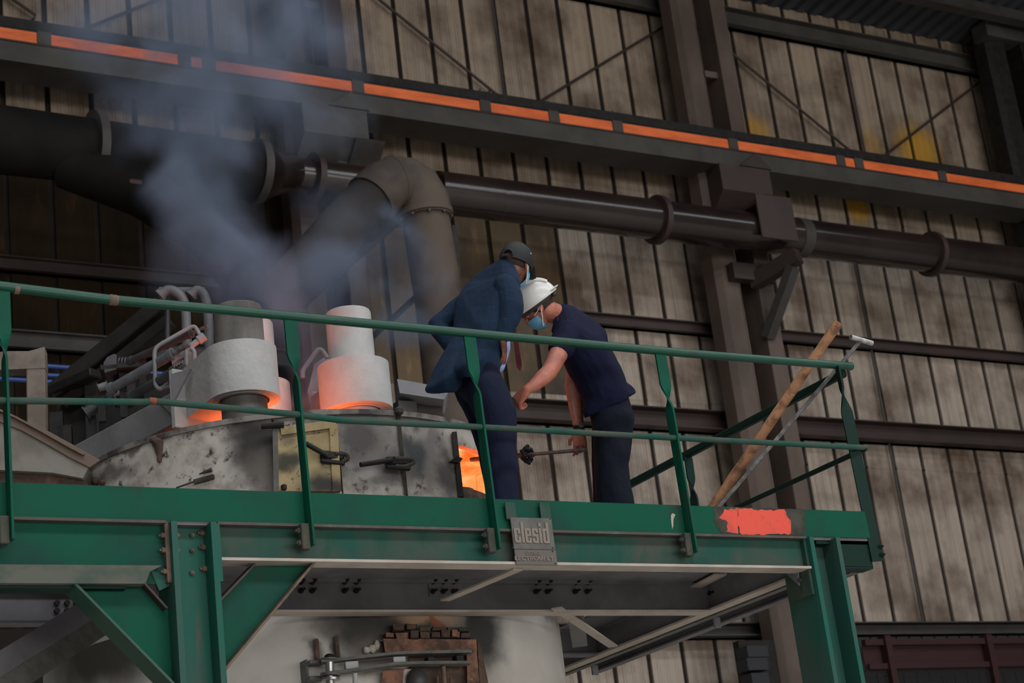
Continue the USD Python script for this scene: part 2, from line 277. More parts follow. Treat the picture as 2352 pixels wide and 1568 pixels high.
# people
def cloth(name, c, line=None, sheen=.2):
    N = {'g': ('geometry', {}), 'p': ('principled_bsdf', {'roughness': .85, 'base_color': c, 'sheen_weight': sheen*.08, 'specular_ior_level': .25}), 'n': ('noise_texture', {'scale': 260.0}), 'b': ('bump', {'distance': .0012}),
         'n2': ('noise_texture', {'scale': 14.0, 'detail': 3.0}), 'b2': ('bump', {'distance': .012, 'strength': .6})}
    L = [('g.position', 'n.vector'), ('n.fac', 'b.height'), ('g.position', 'n2.vector'), ('n2.fac', 'b2.height'), ('b.normal', 'b2.normal'), ('b2.normal', 'p.normal')]
    if line:                                                # window-pane check
        dirs, col, pitch = line; N['mx'] = ('mix_color', {'a': c, 'b': col}); last = None
        for i, d in enumerate(dirs):
            N[f'd{i}'] = ('vector_math', {'math_type': 'dot_product', 'vector2': tuple(np.asarray(d)/pitch)}); N[f'f{i}'] = ('math', {'math_type': 'fraction'}); N[f'k{i}'] = ('math', {'math_type': 'less_than', 'value2': .04})
            L += [('g.position', f'd{i}.vector1'), (f'd{i}.value', f'f{i}.value1'), (f'f{i}.value', f'k{i}.value1')]
        N['kk'] = ('math', {'math_type': 'maximum'}); N['km'] = ('math', {'math_type': 'multiply', 'value2': .32})
        L += [('k0.value', 'kk.value1'), ('k1.value', 'kk.value2'), ('kk.value', 'km.value1'), ('km.value', 'mx.fac'), ('mx.result', 'p.base_color')]
    MT[name] = usdkit.material(stage, '/World/Looks/'+name, N, L, surface='p.BSDF')
cloth('suit_blue', (.006, .021, .050), ((unit(R.T@V3(.97, .12, 0)), unit(R.T@V3(-.12, .97, 0))), (.022, .052, .085), .078))
cloth('trouser_blue', (.006, .010, .030), sheen=.05); cloth('polo_navy', (.0035, .0055, .028), sheen=.03); cloth('jean_navy', (.0035, .007, .017), sheen=.05)
cloth('shirt_blue', (.34, .42, .80)); cloth('tie_red', (.06, .006, .012)); cloth('mask_blue', (.20, .52, .75), sheen=0)
mat('mask_strap', (.85, .85, .85), rough=.7)
mat('skin_dark', (.21, .085, .05), (.17, .065, .038), (30, 30, 30), rough=.5)
mat('skin_fair', (.52, .19, .13), (.46, .15, .10), (30, 30, 30), rough=.5)
mat('hair_dark', (.03, .017, .014), (.05, .028, .02), (120, 120, 120), rough=.7, bump=.003, bsc=200)
mat('helmet_white', (.78, .76, .73), rough=.28)
mat('helmet_band', (.03, .035, .045), rough=.6)
mat('cap_black', (.014, .016, .018), rough=.7)
mat('shoe_black', (.012, .012, .012), rough=.4)
# fire
glow('bath_glow', [(0, (.9, .085, .015)), (.5, (1, .15, .04)), (1, (1, .28, .10))], (3, 3, 3), 5.0)
glow('lining_glow', [(0, (.85, .075, .010)), (.3, (1, .16, .03)), (.6, (1, .28, .085)), (1, (1, .52, .28))], (2.6, 2.6, 3.2), .70)

# ================================================================== the shed
# floor, side walls, roof, lintel over the open front
solo('floor', 'grey concrete shop floor', None, span(-18, 44, -50, 26, -.2, 0), MT['concrete'], (0, 0, 0), kind='structure')
solo('wall_left', 'dark end wall of the shed', None, span(-18.2, -18, -45, 26, 0, 27), MT['shed_wall'], (-14, 0, 0), kind='structure')
solo('wall_right', 'dark end wall of the shed', None, span(44, 44.2, -45, 26, 0, 27), MT['shed_wall'], (37, 0, 0), kind='structure')
solo('wall_front', 'lintel wall above the open front of the shed', None, span(-18, 44, -45.2, -45.05, 12, 27), MT['shed_wall'], (0, -45, 0), kind='structure')

WY = 24.96                                                  # face of the cladding
wall = thing('wall_back', 'tall wall of stained ribbed metal sheets', None, (18, 25, 0), kind='structure')
part(wall, 'backing', span(-18, 44, 25.0, 25.1, 0, 19.5), MT['sheet_back'], smooth=False)
def sheet(x0, w, z0, z1, dp=.008, off=0.0):                                   # ribbed cladding sheet with turned-back edges
    g = .009; pr = [(0, .045), (0, 0)]
    for u in (.16, .24, .46, .54, .76, .84): pr += [((u)*w-g, 0), (u*w-g*.5, dp), (u*w+g*.5, dp), (u*w+g, 0)]
    pr += [(w, 0), (w, .045)]
    V = []; Fc = []
    for x, d in pr:
        for z in (z0, z1): V.append((x0+x, WY+d-off, z))
    for i in range(len(pr)-1): a = 2*i; Fc += [[a, a+2, a+3], [a, a+3, a+1]]
    return TM(np.array(V), np.array(Fc), process=False)
def tiers(x):                                               # (z0, z1, brown)
    if x < 11.6: return [(7.25, 11.09, 1), (11.07, 14.44, 1), (14.42, 19.45, 0)]
    if x < 16.7: return [(0.1, 7.2, 0), (7.25, 11.09, 0), (11.07, 14.44, 1), (14.42, 19.45, 0)]
    if x < 20.6: return [(0.1, 7.2, 0), (7.25, 11.09, 0), (11.07, 15.03, 0), (15.0, 19.45, 0)]
    return [(7.2, 10.10, 0), (10.07, 15.03, 0), (15.0, 19.45, 0)]
xs = [19.61-.6745*k for k in range(0, 23)][::-1] + [20.285, 20.84] + [21.52+.6855*k for k in range(0, 16)]
for x0, x1 in zip(xs, xs[1:]):
    for k, (z0, z1, br) in enumerate(tiers(x0)):
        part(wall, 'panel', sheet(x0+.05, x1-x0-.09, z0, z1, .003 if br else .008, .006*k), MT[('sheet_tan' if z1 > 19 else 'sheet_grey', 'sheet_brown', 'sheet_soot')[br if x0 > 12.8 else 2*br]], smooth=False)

# upright tie rods in front of the joints
for k, (a, b) in enumerate([((1945, 133), (1983, 355)), ((2048, 1046), (2131, 1443)), ((1131, 0), (1156, 222))]):
    x = PY(*a, 24.85)[0]; z0, z1 = ((16.4, 18.8), (7.2, 14.2), (16.4, 18.8))[k]
    solo('sag_rod', ['thin upright rod beside the mid joint of the top right wall bay', 'thin upright rod on the lower right wall beside the last sheets', 'thin upright rod on the upper wall left of the big column'][k], 'rod',
         tube([(x, 24.86, z0), (x, 24.86, z1)], .022, 8), MT['dark_steel'], (x, 24.86, z0))
# girts
def girt(name, label, z, h, x0, x1, m='dark_brown_steel', d=.16, two=False):
    t = thing(name, label, 'girt', (x0, 24.8, z))
    part(t, 'web', span(x0, x1, 24.86-d*.2, 24.93, z-h/2, z+h/2), MT[m], smooth=False)
    part(t, 'flange', span(x0, x1, 24.9-d, 24.93, z+h/2-.02, z+h/2), MT[m], smooth=False)
    part(t, 'flange', span(x0, x1, 24.9-d, 24.93, z-h/2, z-h/2+.02), MT[m], smooth=False)
COL = [(11.6, 12.7), (19.52, 20.62), (27.42, 28.6)]
girt('wall_girt', 'dark girt across the right wall, just above the wooden pole tip', 12.42, .2, 21.2, 30)
girt('wall_girt', 'dark girt on the wall just behind the stooping man in the navy polo', 12.42, .2, 16.9, 20.2)
girt('wall_girt', 'upper dark girt on the brown sheets at the far left', 12.45, .2, 1.5, 12.5)
girt('wall_girt', 'lower dark girt on the brown sheets at the far left, over the blue pipes', 11.3, .26, 1.5, 12.5, 'dark_steel')
girt('wall_girt', 'broad dark girt across the right wall level with the mid rail', 10.68, .34, 21.2, 30, d=.3)
girt('wall_girt', 'broad dark girt seen between the two men', 10.68, .34, 14.6, 20.2, d=.3)
girt('wall_girt', 'dark girt over the red fence at the lower right', 7.08, .22, 21.2, 30, 'dark_steel', .3)
girt('wall_girt', 'dark girt low on the wall below the platform', 7.08, .22, 11, 20.2, 'dark_steel', .3)
girt('wall_girt', 'olive girt near the top of the right wall bay', 18.87, .36, 21.2, 28.4, 'olive_steel', .22)
girt('wall_girt', 'olive girt at the top edge, left of the big column', 18.87, .36, 13.4, 20.2, 'olive_steel', .22)
# cross-bracing rods
def rod(label, a, b): p, q = PY(*a, 24.8), PY(*b, 24.8); solo('bracing_rod', label, 'rod', tube([p+V3(0, .2, 0), p, q, q+V3(0, .2, 0)], .026, 8), MT['dark_brown_steel'], p)
rod('thin bracing rod slanting down right, upper wall left of the big column', (690, -147), (1150, 224))
rod('thin bracing rod rising right towards the big column', (1236, 236), (1535, 55))
rod('thin bracing rod slanting down right in the right wall bay', (1606, 60), (1966, 357))
rod('thin bracing rod rising right in the right wall bay', (2012, 373), (2335, 123))
rod('thin bracing rod rising right behind the smoke at the top left', (205, 62), (560, -80))
rod('thin bracing rod slanting down right in the top left corner', (-160, -135), (82, 35))

# (rooflight strip: see ceiling)
# building columns: two legs laced together
def column(k, label):
    x0, x1 = COL[k]; t = thing('building_column', label, 'column', ((x0+x1)/2, 24.2, 0)); m = MT[('dark_brown_steel', 'brown_steel', 'black_steel')[k]]
    w = x1-x0; a, b = x0+.47*w, x0+.70*w
    part(t, 'leg', cbox(((x0+a)/2, 24.3, 9.8), (a-x0, .5, 19.6), .1), m)
    part(t, 'leg', cbox(((b+x1)/2, 24.2, 9.8), (x1-b, .5, 19.6), .012), m)
    part(t, 'web_plate', span(a-.02, b+.02, 24.5, 24.6, 0, 19.6), MT['black_steel'], smooth=False)
    for z in (5.2, 8.4, 17.05): part(t, 'batten', span(a-.03, b+.03, 24.08, 24.12, z, z+.12), m, smooth=False)
column(0, 'dark building column behind the smoke'); column(1, 'brown building column right of the two men'); column(2, 'black building column at the right edge of the wall')

# roof: ribbed sheets on purlins, rising towards the open front
roof = thing('ceiling', 'dark ribbed roof sheets', None, (18, 24, 19.4), kind='structure')
rz = lambda y: 19.42+(25-y)*.10
for ya, yb in ((25.1, 8.8), (6.0, -8.0), (-14.0, -45)):                    # gaps left for the rooflight strip and for the added one
    part(roof, 'deck', hexa([(-18, ya, rz(ya)+.075), (44, ya, rz(ya)+.075), (44, yb, rz(yb)+.075), (-18, yb, rz(yb)+.075), (-18, ya, rz(ya)+.14), (44, ya, rz(ya)+.14), (44, yb, rz(yb)+.14), (-18, yb, rz(yb)+.14)]), MT['roof_sheet'], smooth=False)
ribs = [hexa([(x, 25, rz(25)), (x+.16, 25, rz(25)), (x+.16, 19, rz(19)), (x, 19, rz(19)), (x-.03, 25, rz(25)+.07), (x+.19, 25, rz(25)+.07), (x+.19, 19, rz(19)+.07), (x-.03, 19, rz(19)+.07)]) for x in np.arange(18.5, 30, .34)]
for m in ribs: part(roof, 'rib', m, MT['roof_sheet'], smooth=False)
for i, y in enumerate((23.6, 22.2, 20.6)):
    t = thing('purlin', ['dark blue purlin under the roof nearest the wall', 'second dark purlin under the roof from the wall', 'third dark purlin under the roof at the top right'][i], 'purlin', (24, y, rz(y)-.2))
    part(t, 'web', span(13, 36, y-.03, y+.03, rz(y)-.28, rz(y)), MT['dark_steel'], smooth=False); part(t, 'flange', span(13, 36, y-.12, y+.12, rz(y)-.30, rz(y)-.28), MT['olive_steel'], smooth=False)
t = thing('roof_bracket', 'dark knee bracket from the black column to the roof', 'bracket', (28, 24, 18.9))
part(t, 'strut', bar((28.4, 24.2, 17.9), (28.4, 22.4, 19.5), .3, .3), MT['dark_steel'], smooth=False); part(t, 'plate', span(27.3, 28.5, 23.9, 24.3, 19.05, 19.4), MT['dark_steel'], smooth=False)

# crane girder along the wall with its orange band
GY = 23.7
gz = lambda x, y, Y=GY: PY(x, y, Y)[2]
zt, zo1, zo0, zb = gz(1176, 226), gz(1176, 244), gz(1176, 266), gz(1234, 312)
t = thing('crane_girder', 'long olive crane girder with an orange band across the wall', 'girder', (18, GY, zo0))
part(t, 'web', span(4, 33, GY, GY+.05, zb, zo0), MT['olive_steel'], smooth=False)
part(t, 'soffit', span(4, 33, GY, GY+.62, zb-.03, zb), MT['olive_steel'], smooth=False)
part(t, 'web', span(4, 33, GY+.57, GY+.62, zb, zt), MT['black_steel'], smooth=False)
part(t, 'ledge', span(4, 33, GY-.02, GY+.1, zo0-.025, zo0), MT['dark_brown_steel'], smooth=False)
part(t, 'crane_rail', span(4, 33, GY+.03, GY+.16, zo1+.005, zo1+.05), MT['black_steel'], smooth=False)
part(t, 'crane_rail', span(4, 33, GY+.02, GY+.12, zo1+.05, zt+.06), MT['black_steel'], smooth=False)
cl = [-900, -640, -330, -60, 100, 422, 478, 820, 1112, 1270, 1416, 1681, 1928, 1970, 2161, 2420]
cx = [PY(x, 60+.1556*x, GY)[0] for x in cl]
for a, b in zip(cx, cx[1:]): part(t, 'orange_band', span(a+.09, b-.09, GY-.005, GY+.03, zo0, zo1), MT['orange_paint'], 'orange painted band', smooth=False)
for a in cx: part(t, 'clip', span(a-.10, a+.10, GY-.03, GY+.08, zo0, zo1+.02), MT['olive_steel'], smooth=False)
for x, y in ((949, 640), (1015, 640), (1865, 790)):
    p = PY(784+x/3, y/3, GY+.05); part(t, 'lug', slab([p+V3(-.05, 0, -.06), p+V3(.05, 0, -.06), p+V3(.03, 0, .09)], (0, .02, 0)), MT['black_steel'], smooth=False)
# brackets that carry the girder off the columns
def girder_bracket(label, k, m):
    x0, x1 = COL[k]; t = thing('girder_bracket', label, 'bracket', (x1, 23.9, zb-.5)); zc = zb-.03
    part(t, 'corbel', hexa([(x0+.1, 24.04, zc-.85), (x1+.1, 24.04, zc-.85), (x1+.1, 23.65, zc-.5), (x0+.1, 23.65, zc-.5), (x0+.1, 24.04, zc-.002), (x1+.1, 24.04, zc-.002), (x1+.1, 23.65, zc-.002), (x0+.1, 23.65, zc-.002)]), m, smooth=False)
    part(t, 'flange', bar((x1+.1, 24.02, zc-.88), (x1+.1, 23.6, zc-.52), .5, .03), m, smooth=False)
    part(t, 'gusset', slab([(x0+.55, 23.62, zc), (x1+.15, 23.62, zc), (x1-.15, 23.62, zc+.28)], (0, .05, 0)), m, smooth=False)
girder_bracket('dark bracket holding the crane girder behind the smoke', 0, MT['dark_steel'])
girder_bracket('dark bracket holding the crane girder on the brown column', 1, MT['dark_brown_steel'])
girder_bracket('dark bracket holding the crane girder at the black column', 2, MT['dark_steel'])

# the long pipe on the wall
PYY = 23.5
a0, a1 = PY(1277, 475, PYY), PY(2352, 611, PYY); pr = .5*(PY(1484, 465, PYY)[2]-PY(1484, 555, PYY)[2])*.93; pz = (a0[2]+a1[2])/2
xl = PY(596, 405, PYY)[0]
t = thing('gas_pipe', 'long glossy brown pipe along the wall', 'pipe', (20, PYY, pz))
part(t, 'pipe_run', tube([(PY(1000, 440, PYY)[0], PYY, pz), (33, PYY, pz)], pr, 40), MT['pipe_paint'])
part(t, 'pipe_run', tube([(xl, PYY, pz), (PY(1010, 440, PYY)[0], PYY, pz)], pr*.78, 32), MT['pipe_paint'])
for px_, py_ in ((1510, 512), (2140, 590), (722, 410)):
    x = PY(px_, py_, PYY)[0]; part(t, 'flange', tube([(x-.05, PYY, pz), (x+.05, PYY, pz)], pr*(1.24 if px_ > 1000 else 1.1), 40), MT['dark_brown_steel'])
part(t, 'joint_band', tube([(PY(1140, 470, PYY)[0]-.01, PYY, pz), (PY(1140, 470, PYY)[0]+.06, PYY, pz)], pr*1.012, 40), MT['pipe_paint'])
part(t, 'joint_band', tube([(PY(1843, 540, PYY)[0]-.2, PYY, pz), (PY(1843, 540, PYY)[0]+.02, PYY, pz)], pr*1.03, 40), MT['dark_steel'])
def pipe_saddle(label, xc, w=.78):
    t = thing('pipe_bracket', label, 'bracket', (xc, PYY, pz-.6)); m = MT['dark_brown_steel']; yf = PYY-pr-.06
    part(t, 'clamp_plate', cbox((xc, yf, pz+.12), (w, .05, .82), .01), m)
    part(t, 'clamp_plate', span(xc-w/2, xc+w/2, yf, 24.04, pz+pr+.02, pz+pr+.08), m, smooth=False)
    part(t, 'arm', bar(PY(1728, 650, 24.0), PY(1834, 586, yf+.02), .22, .26), m, smooth=False)
    part(t, 'arm', span(xc-.5, xc+.4, 23.85, 24.04, pz-pr-.4, pz-pr-.1), m, smooth=False)
    part(t, 'strut', bar(PY(1822, 612, yf+.08), PY(1764, 775, 23.95), .2, .16), MT['dark_steel'], smooth=False)
pipe_saddle('dark bracket clamping the glossy pipe to the brown column', PY(1756, 530, PYY)[0]-.03)

# big duct on the left: trunk, taper and the branch dropping towards the furnace
DY = 22.6
d0 = PY(0, 322, DY); d1 = PY(215, 346, DY); dr = .5*(PY(100, 252, DY)[2]-PY(100, 420, DY)[2])*.93
t = thing('fume_duct', 'big sooty duct at the upper left that narrows to the right', 'duct', (8, DY, d0[2]))
zc = d1[2]; xa, xb, xc = PY(215, 346, DY)[0], PY(592, 390, DY)[0], PY(725, 410, DY)[0]
part(t, 'trunk', tube([(3, DY, zc), (xb, DY, zc-.02)], [dr, dr*.82], 44), MT['soot_pipe'])
part(t, 'reducer', tube([(xb, DY, zc-.02), (xc, PYY, pz+.02)], [dr*.8, pr*.86], 40), MT['pipe_paint'])
for x, k in ((xa, 1.1), (xb, .93)): part(t, 'flange', tube([(x-.06, DY, zc), (x+.06, DY, zc)], dr*k, 44), MT['dark_steel'])
part(t, 'branch', tube([PY(150, 380, DY), PY(330, 440, DY-.5), PY(480, 540, DY-1.2), PY(600, 700, DY-2)], [dr*.62, dr*.7, dr*.62, dr*.5], 32), MT['soot_pipe'])
p = PY(312, 417, DY-1.25); part(t, 'red_tag', cbox(p, (.17, .03, .07), .02), MT['red_frame'], 'faded red patch')

# the goose-neck duct behind the furnace
EYY = 18.0; er = .285
pts = [PY(x, y, EYY) for x, y in ((1125, 1800), (1010, 700), (978, 505))]
arc = [PY(x, y, EYY) for x, y in ((978, 505), (972, 465), (955, 437), (930, 422), (905, 420), (880, 432), (850, 460))]
arm = [PY(x, y, EYY) for x, y in ((850, 460), (790, 520), (720, 600), (600, 730))]
t = thing('gooseneck_duct', 'brown goose-neck duct rising behind the furnace', 'duct', pts[1])
part(t, 'riser', tube(pts, [er, er, er*1.0], 36), MT['duct_brown']); part(t, 'elbow', tube(arc, er*1.13, 36), MT['duct_brown']); part(t, 'seam', tube([arc[3]+(arc[4]-arc[3])*.9, arc[4]+(arc[5]-arc[4])*.1], er*1.145, 36), MT['duct_brown'])
part(t, 'fall', tube(arm, er*1.02, 36), MT['soot_dull'])
c0 = PY(974, 495, EYY); ax = unit(pts[2]-pts[1]); part(t, 'flange', tube([c0-ax*.035, c0+ax*.035], er*1.22, 36), MT['duct_brown'])
for k in range(10):
    a = 2*math.pi*k/10; u = unit(np.cross(ax, (0, 1, 0))); v = np.cross(ax, u); part(t, 'bolt', bolt(c0-ax*.05+(u*math.cos(a)+v*math.sin(a))*er*1.13, -ax, .018, .03, 0), MT['dark_steel'])
q = PY(950, 393, EYY+.5); t = thing('duct_bracket', 'dark plate bracket behind the top of the goose-neck duct', 'bracket', q)
part(t, 'plate', slab([PY(893, 375, EYY+.6), PY(1000, 388, EYY+.6), PY(1004, 470, EYY+.6), PY(975, 470, EYY+.6), PY(960, 400, EYY+.6), PY(893, 386, EYY+.6)], (0, .06, 0)), MT['dark_brown_steel'], smooth=False)
part(t, 'stay', bar(PY(985, 440, EYY+.65), PY(985, 440, EYY+.65)+V3(0, 4.4, 0), .1, .1), MT['dark_steel'], smooth=False)
t = thing('cable_ladder', 'dark ragged cable ladder right of the goose-neck duct', 'ladder', PY(1045, 600, 20))
part(t, 'rail', bar(PY(1040, 520, 20), PY(1058, 720, 20), .07, .09, (0, 1, 0)), MT['black_steel'], smooth=False)
for y in (540, 575, 610, 645, 680): part(t, 'rung', bar(PY(1030+.08*(y-540), y, 20), PY(1050+.08*(y-540), y+2, 20), .05, .04), MT['black_steel'], smooth=False)
part(t, 'stay', bar(PY(1045, 600, 20), PY(1045, 600, 20)+V3(.3, 4.9, 0), .06, .06), MT['black_steel'], smooth=False)

# red fence at the lower right, with the slatted shutter behind it
fz = lambda y: PY(2150, y, 23.6)[2]
t = thing('red_fence', 'dark red framed mesh fence at the lower right', 'fence', (23, 23.6, 5))
x0, x1 = 20.9, 27.5; zt_, zm = fz(1467), fz(1522)
part(t, 'top_rail', span(x0, x1, 23.55, 23.65, zt_-.10, zt_), MT['red_frame'], smooth=False)
part(t, 'mid_rail', span(x0, x1, 23.55, 23.65, zm-.09, zm), MT['red_frame'], smooth=False)
part(t, 'valance', span(x0, x1, 23.66, 23.68, zt_-.55, zt_-.1), MT['red_frame'], smooth=False)
for x in (21.35, 23.6, 25.9): part(t, 'post', span(x-.06, x+.06, 23.5, 23.7, 0, zt_+.05), MT['red_frame'], smooth=False)
wires = []
for k in range(150):
    x = x0-1.4+k*.055
    for s in (-1, 1):
        xa_, xb_ = (x, x+1.5) if s > 0 else (x+1.5, x)
        wires.append(bar((xa_, 23.6, zm-1.5), (xb_, 23.6, zm), .008, .008, (0, 1, 0)))
part(t, 'wire_mesh', cat(wires), MT['mesh_wire'], smooth=False, kind='stuff')
t = thing('shutter', 'dim grey shutter of upright slats behind the red fence', 'shutter', (24, 24.6, 4))
for k, x in enumerate(np.arange(21.3, 27.1, .29)): part(t, 'slat', span(x, x+.255, 24.5, 24.53, 0, 6.9), MT['grey_slat'], smooth=False)
# dark cabinet low behind the column
t = thing('switch_cabinet', 'dim dark cabinet on a rack, low behind the brown column', 'cabinet', (19.4, 23.8, 6))
for k, (a, b) in enumerate((((1715, 1482), (1765, 1500)), ((1715, 1510), (1765, 1530)), ((1725, 1545), (1770, 1580)))):
    p, q = PY(*a, 23.6), PY(*b, 23.6); part(t, 'drawer', span(p[0], q[0], 23.6, 23.9, min(p[2], q[2])-.05, max(p[2], q[2])), MT['grey_slat'], smooth=False)
part(t, 'body', span(PY(1700, 1500, 23.9)[0], PY(1780, 1500, 23.9)[0], 23.9, 24.05, 0, PY(1740, 1470, 23.9)[2]), MT['black_steel'], smooth=False)

# ================================================================== the green platform
FY = 8.36                                                   # face of the platform
plat = thing('work_platform', 'green steel work platform around the furnace', 'platform', (5, FY, 3.8))
part(plat, 'toe_plate', span(-1.2, 7.62, FY, FY+.008, 4.0, 4.163), MT['green_bright'], smooth=False)
part(plat, 'toe_plate', span(7.612, 7.62, FY+.008, 11.3, 4.0, 4.12), MT['green_dark'], smooth=False)
part(plat, 'deck', cat([span(-1.2, 7.6, FY+.01, 9.5, 3.985, 4.0), span(6.86, 7.6, 9.5, 11.4, 3.985, 4.0)]), MT['web_slate'], smooth=False)
def front_beam(x0, x1, m):
    part(plat, 'beam_web', span(x0, x1, FY+.035, FY+.045, 3.82, 3.984), m, smooth=False)
    part(plat, 'top_flange', span(x0, x1, FY-.015, FY+.1, 3.984, 3.998), MT['ledge_grey'], smooth=False)
    part(plat, 'bottom_flange', span(x0, x1, FY-.02, FY+.1, 3.806, 3.82), MT['beige_dust'], 'dusty beige underside flange', smooth=False)
front_beam(3.48, 7.10, MT['green_dusty'])
part(plat, 'beam_web', span(-1.2, 3.22, FY+.035, FY+.045, 3.70, 3.984), MT['green_bright'], smooth=False)
part(plat, 'top_flange', span(-1.2, 3.22, FY-.015, FY+.1, 3.984, 3.998), MT['ledge_grey'], smooth=False)
Pf = lambda x, y, Y=FY-.02: PY(x, y, Y)
part(plat, 'bottom_channel', slab([V3(-1.2, FY-.02, Pf(-160, 1304)[2]), Pf(372, 1298), Pf(345, 1312), Pf(334, 1340), V3(-1.2, FY-.02, Pf(-160, 1342)[2])], (0, .06, 0)), MT['channel_dust'], 'dust-grey lower channel with a cut corner', smooth=False)
part(plat, 'bottom_flange', span(-1.2, 3.02, FY+.02, FY+.12, PY(100, 1342, FY)[2]-.012, PY(100, 1342, FY)[2]), MT['green_dark'], smooth=False)
# inner beam with its bolt groups
IY = 9.386
part(plat, 'inner_beam', cat([span(3.4, 7.16, IY+.045, IY+.055, 3.82, 3.985), span(3.4, 7.16, IY, IY+.1, 3.97, 3.985)]), MT['web_slate'], smooth=False)
part(plat, 'inner_flange', span(3.4, 7.16, IY-.005, IY+.1, 3.797, 3.81), MT['beige_dust'], 'dusty beige flange', smooth=False)
for x0_, x1_, y0_, y1_, n, pl in ((690, 716, 1337, 1357, 2, 0), (790, 817, 1337, 1357, 2, 0), (992, 1040, 1337, 1359, 3, 1), (1230, 1256, 1339, 1359, 2, 0), (1320, 1347, 1339, 1359, 2, 0), (1627, 1676, 1339, 1363, 4, 1)):
    if pl: a, b = PY(x0_-10, y0_-10, IY+.04), PY(x1_+10, y1_+10, IY+.04); part(plat, 'splice_plate', span(a[0], b[0], IY+.035, IY+.045, b[2], a[2]), MT['web_slate'], smooth=False)
    for y in (y0_, y1_):
        for x in np.linspace(x0_, x1_, n): part(plat, 'bolt', bolt(PY(x, y, IY+.04), (0, -1, 0), .0155, .02, 1.9), MT['black_steel'], smooth=False)
# left inner beam, further in
LY = 9.66
part(plat, 'inner_beam', cat(ibeam((-1.2, LY+.05, 3.90), (3.4, LY+.05, 3.90), .1, .19, .014, .01)), MT['web_slate'], smooth=False)
for y in (1385, 1403):
    for x in (130, 153, 174): part(plat, 'bolt', bolt(PY(x, y, LY+.045), (0, -1, 0), .016, .016, 0), MT['black_steel'], smooth=False)
# side beam running back, double channel
SX = 7.17
part(plat, 'side_beam', cat([span(SX-.006, SX+.006, FY+.25, 11.6, 3.82, 3.985), span(SX-.05, SX+.05, FY+.1, 11.6, 3.972, 3.985)]), MT['web_slate'], smooth=False)
part(plat, 'side_flange', span(SX-.045, SX+.045, FY+.25, 11.6, 3.806, 3.82), MT['beige_dust'], 'dusty flange', smooth=False)
part(plat, 'side_flange', span(SX+.065, SX+.12, FY+.25, 11.6, 3.802, 3.82), MT['sign_plate'], smooth=False)
for x, y in ((1645, 1430), (1345, 1540)):
    p = PZ(x, y-8, 3.80); p[0] = SX+.16; part(plat, 'clip_plate', cbox(p+V3(0, 0, -.02), (.05, .02, .07), .004), MT['web_slate'])
part(plat, 'cross_beam', cat(ibeam((6.80, 10.75, 3.90), (7.16, 10.75, 3.90), .1, .17, .012, .01)), MT['web_slate'], smooth=False)
part(plat, 'cross_beam', cat(ibeam((6.2, IY+.1, 3.91), (6.9, 10.55, 3.91), .1, .15, .012, .01)), MT['web_slate'], smooth=False)
for a, b in (((1190, 1307), (1022, 1378)), ((1278, 1396), (1408, 1484))):
    part(plat, 'flat_brace', bar(PZ(*a, 3.80), PZ(*b, 3.80), .062, .010), MT['beige_dust'], 'dusty beige flat bar', smooth=False)
part(plat, 'flat_brace', bar(PZ(1590, 1352, 3.965), PZ(1655, 1318, 3.965), .09, .010), MT['beige_dust'], smooth=False)
# outrigger at the right corner
part(plat, 'outrigger', cat([span(7.33, 7.60, FY+.02, FY+.03, 3.83, 3.985), span(7.33, 7.60, FY+.02, FY+.12, 3.82, 3.832)]), MT['green_dark'], smooth=False)
part(plat, 'outrigger', cat(ibeam((7.565, FY+.03, 3.91), (7.565, 11.4, 3.91), .07, .17, .012, .01)), MT['web_slate'], smooth=False)
part(plat, 'deck_support', span(7.2, 7.6, FY+.02, 8.9, 3.965, 3.984), MT['green_dark'], smooth=False)
# painted warning patch on the toe plate, flaking over burnt metal
def flat_patch(poly, m, lab, th=.0015, Y=FY-.0006, seed=3):
    pp = []
    rg = np.random.default_rng(seed)
    for a, b in zip(poly, poly[1:]+poly[:1]):
        a, b = V3(*a), V3(*b); n = max(2, int(np.linalg.norm(b-a)/7))
        for k in range(n): q = a+(b-a)*k/n + rg.normal(0, 1.3, 2); pp.append(PY(q[0], q[1], Y))
    part(plat, 'paint_patch', slab(pp, (0, -th, 0)), m, lab, smooth=False)
flat_patch([(1640, 1163), (1850, 1170), (1846, 1229), (1655, 1225), (1640, 1200)], MT['scorch'], 'scorched dark metal round the red patch', .0008)
flat_patch([(1652, 1190), (1664, 1170), (1694, 1167), (1697, 1226), (1668, 1222), (1673, 1200)], MT['red_paint'], 'flaked edge of the red paint', .0012, FY-.0016, 5)
flat_patch([(1696, 1167), (1800, 1171), (1816, 1195), (1817, 1226), (1700, 1228), (1694, 1200)], MT['red_paint'], 'bright red paint patch', .002, FY-.0014, 9)
flat_patch([(1541, 1183), (1549, 1180), (1546, 1200), (1544, 1216), (1541, 1200)], MT['beige_dust'], 'pale scratch', .0008, FY-.0008, 2)
p = PY(1095, 1150, FY-.002)

# H columns
def h_column(name, label, x0, x1, yb, m, mo, zt=3.99, bolts=()):
    t = thing(name, label, 'column', ((x0+x1)/2, FY, 0)); y0 = FY-.035; tf = .03
    part(t, 'flange', span(x0, x0+tf, y0, yb, 0, zt), m, smooth=False); part(t, 'flange', span(x1-tf, x1, y0, yb, 0, zt), m, smooth=False)
    part(t, 'web', span(x0+tf, x1-tf, (y0+yb)/2-.006, (y0+yb)/2+.006, 0, zt), m, smooth=False)
    return t
t = h_column('platform_column', 'green platform column with bolted top between two knee braces', 3.235, 3.465, 8.54, MT['green_column'], None)
part(t, 'end_plate', span(3.215, 3.235, FY+.0, 8.52, 3.70, 3.985), MT['rusty_edge'], smooth=False); part(t, 'splice_plate', span(3.465, 3.482, FY-.03, 8.5, 3.70, 3.985), MT['green_column'], smooth=False)
wy = (FY-.035+8.54)/2-.006
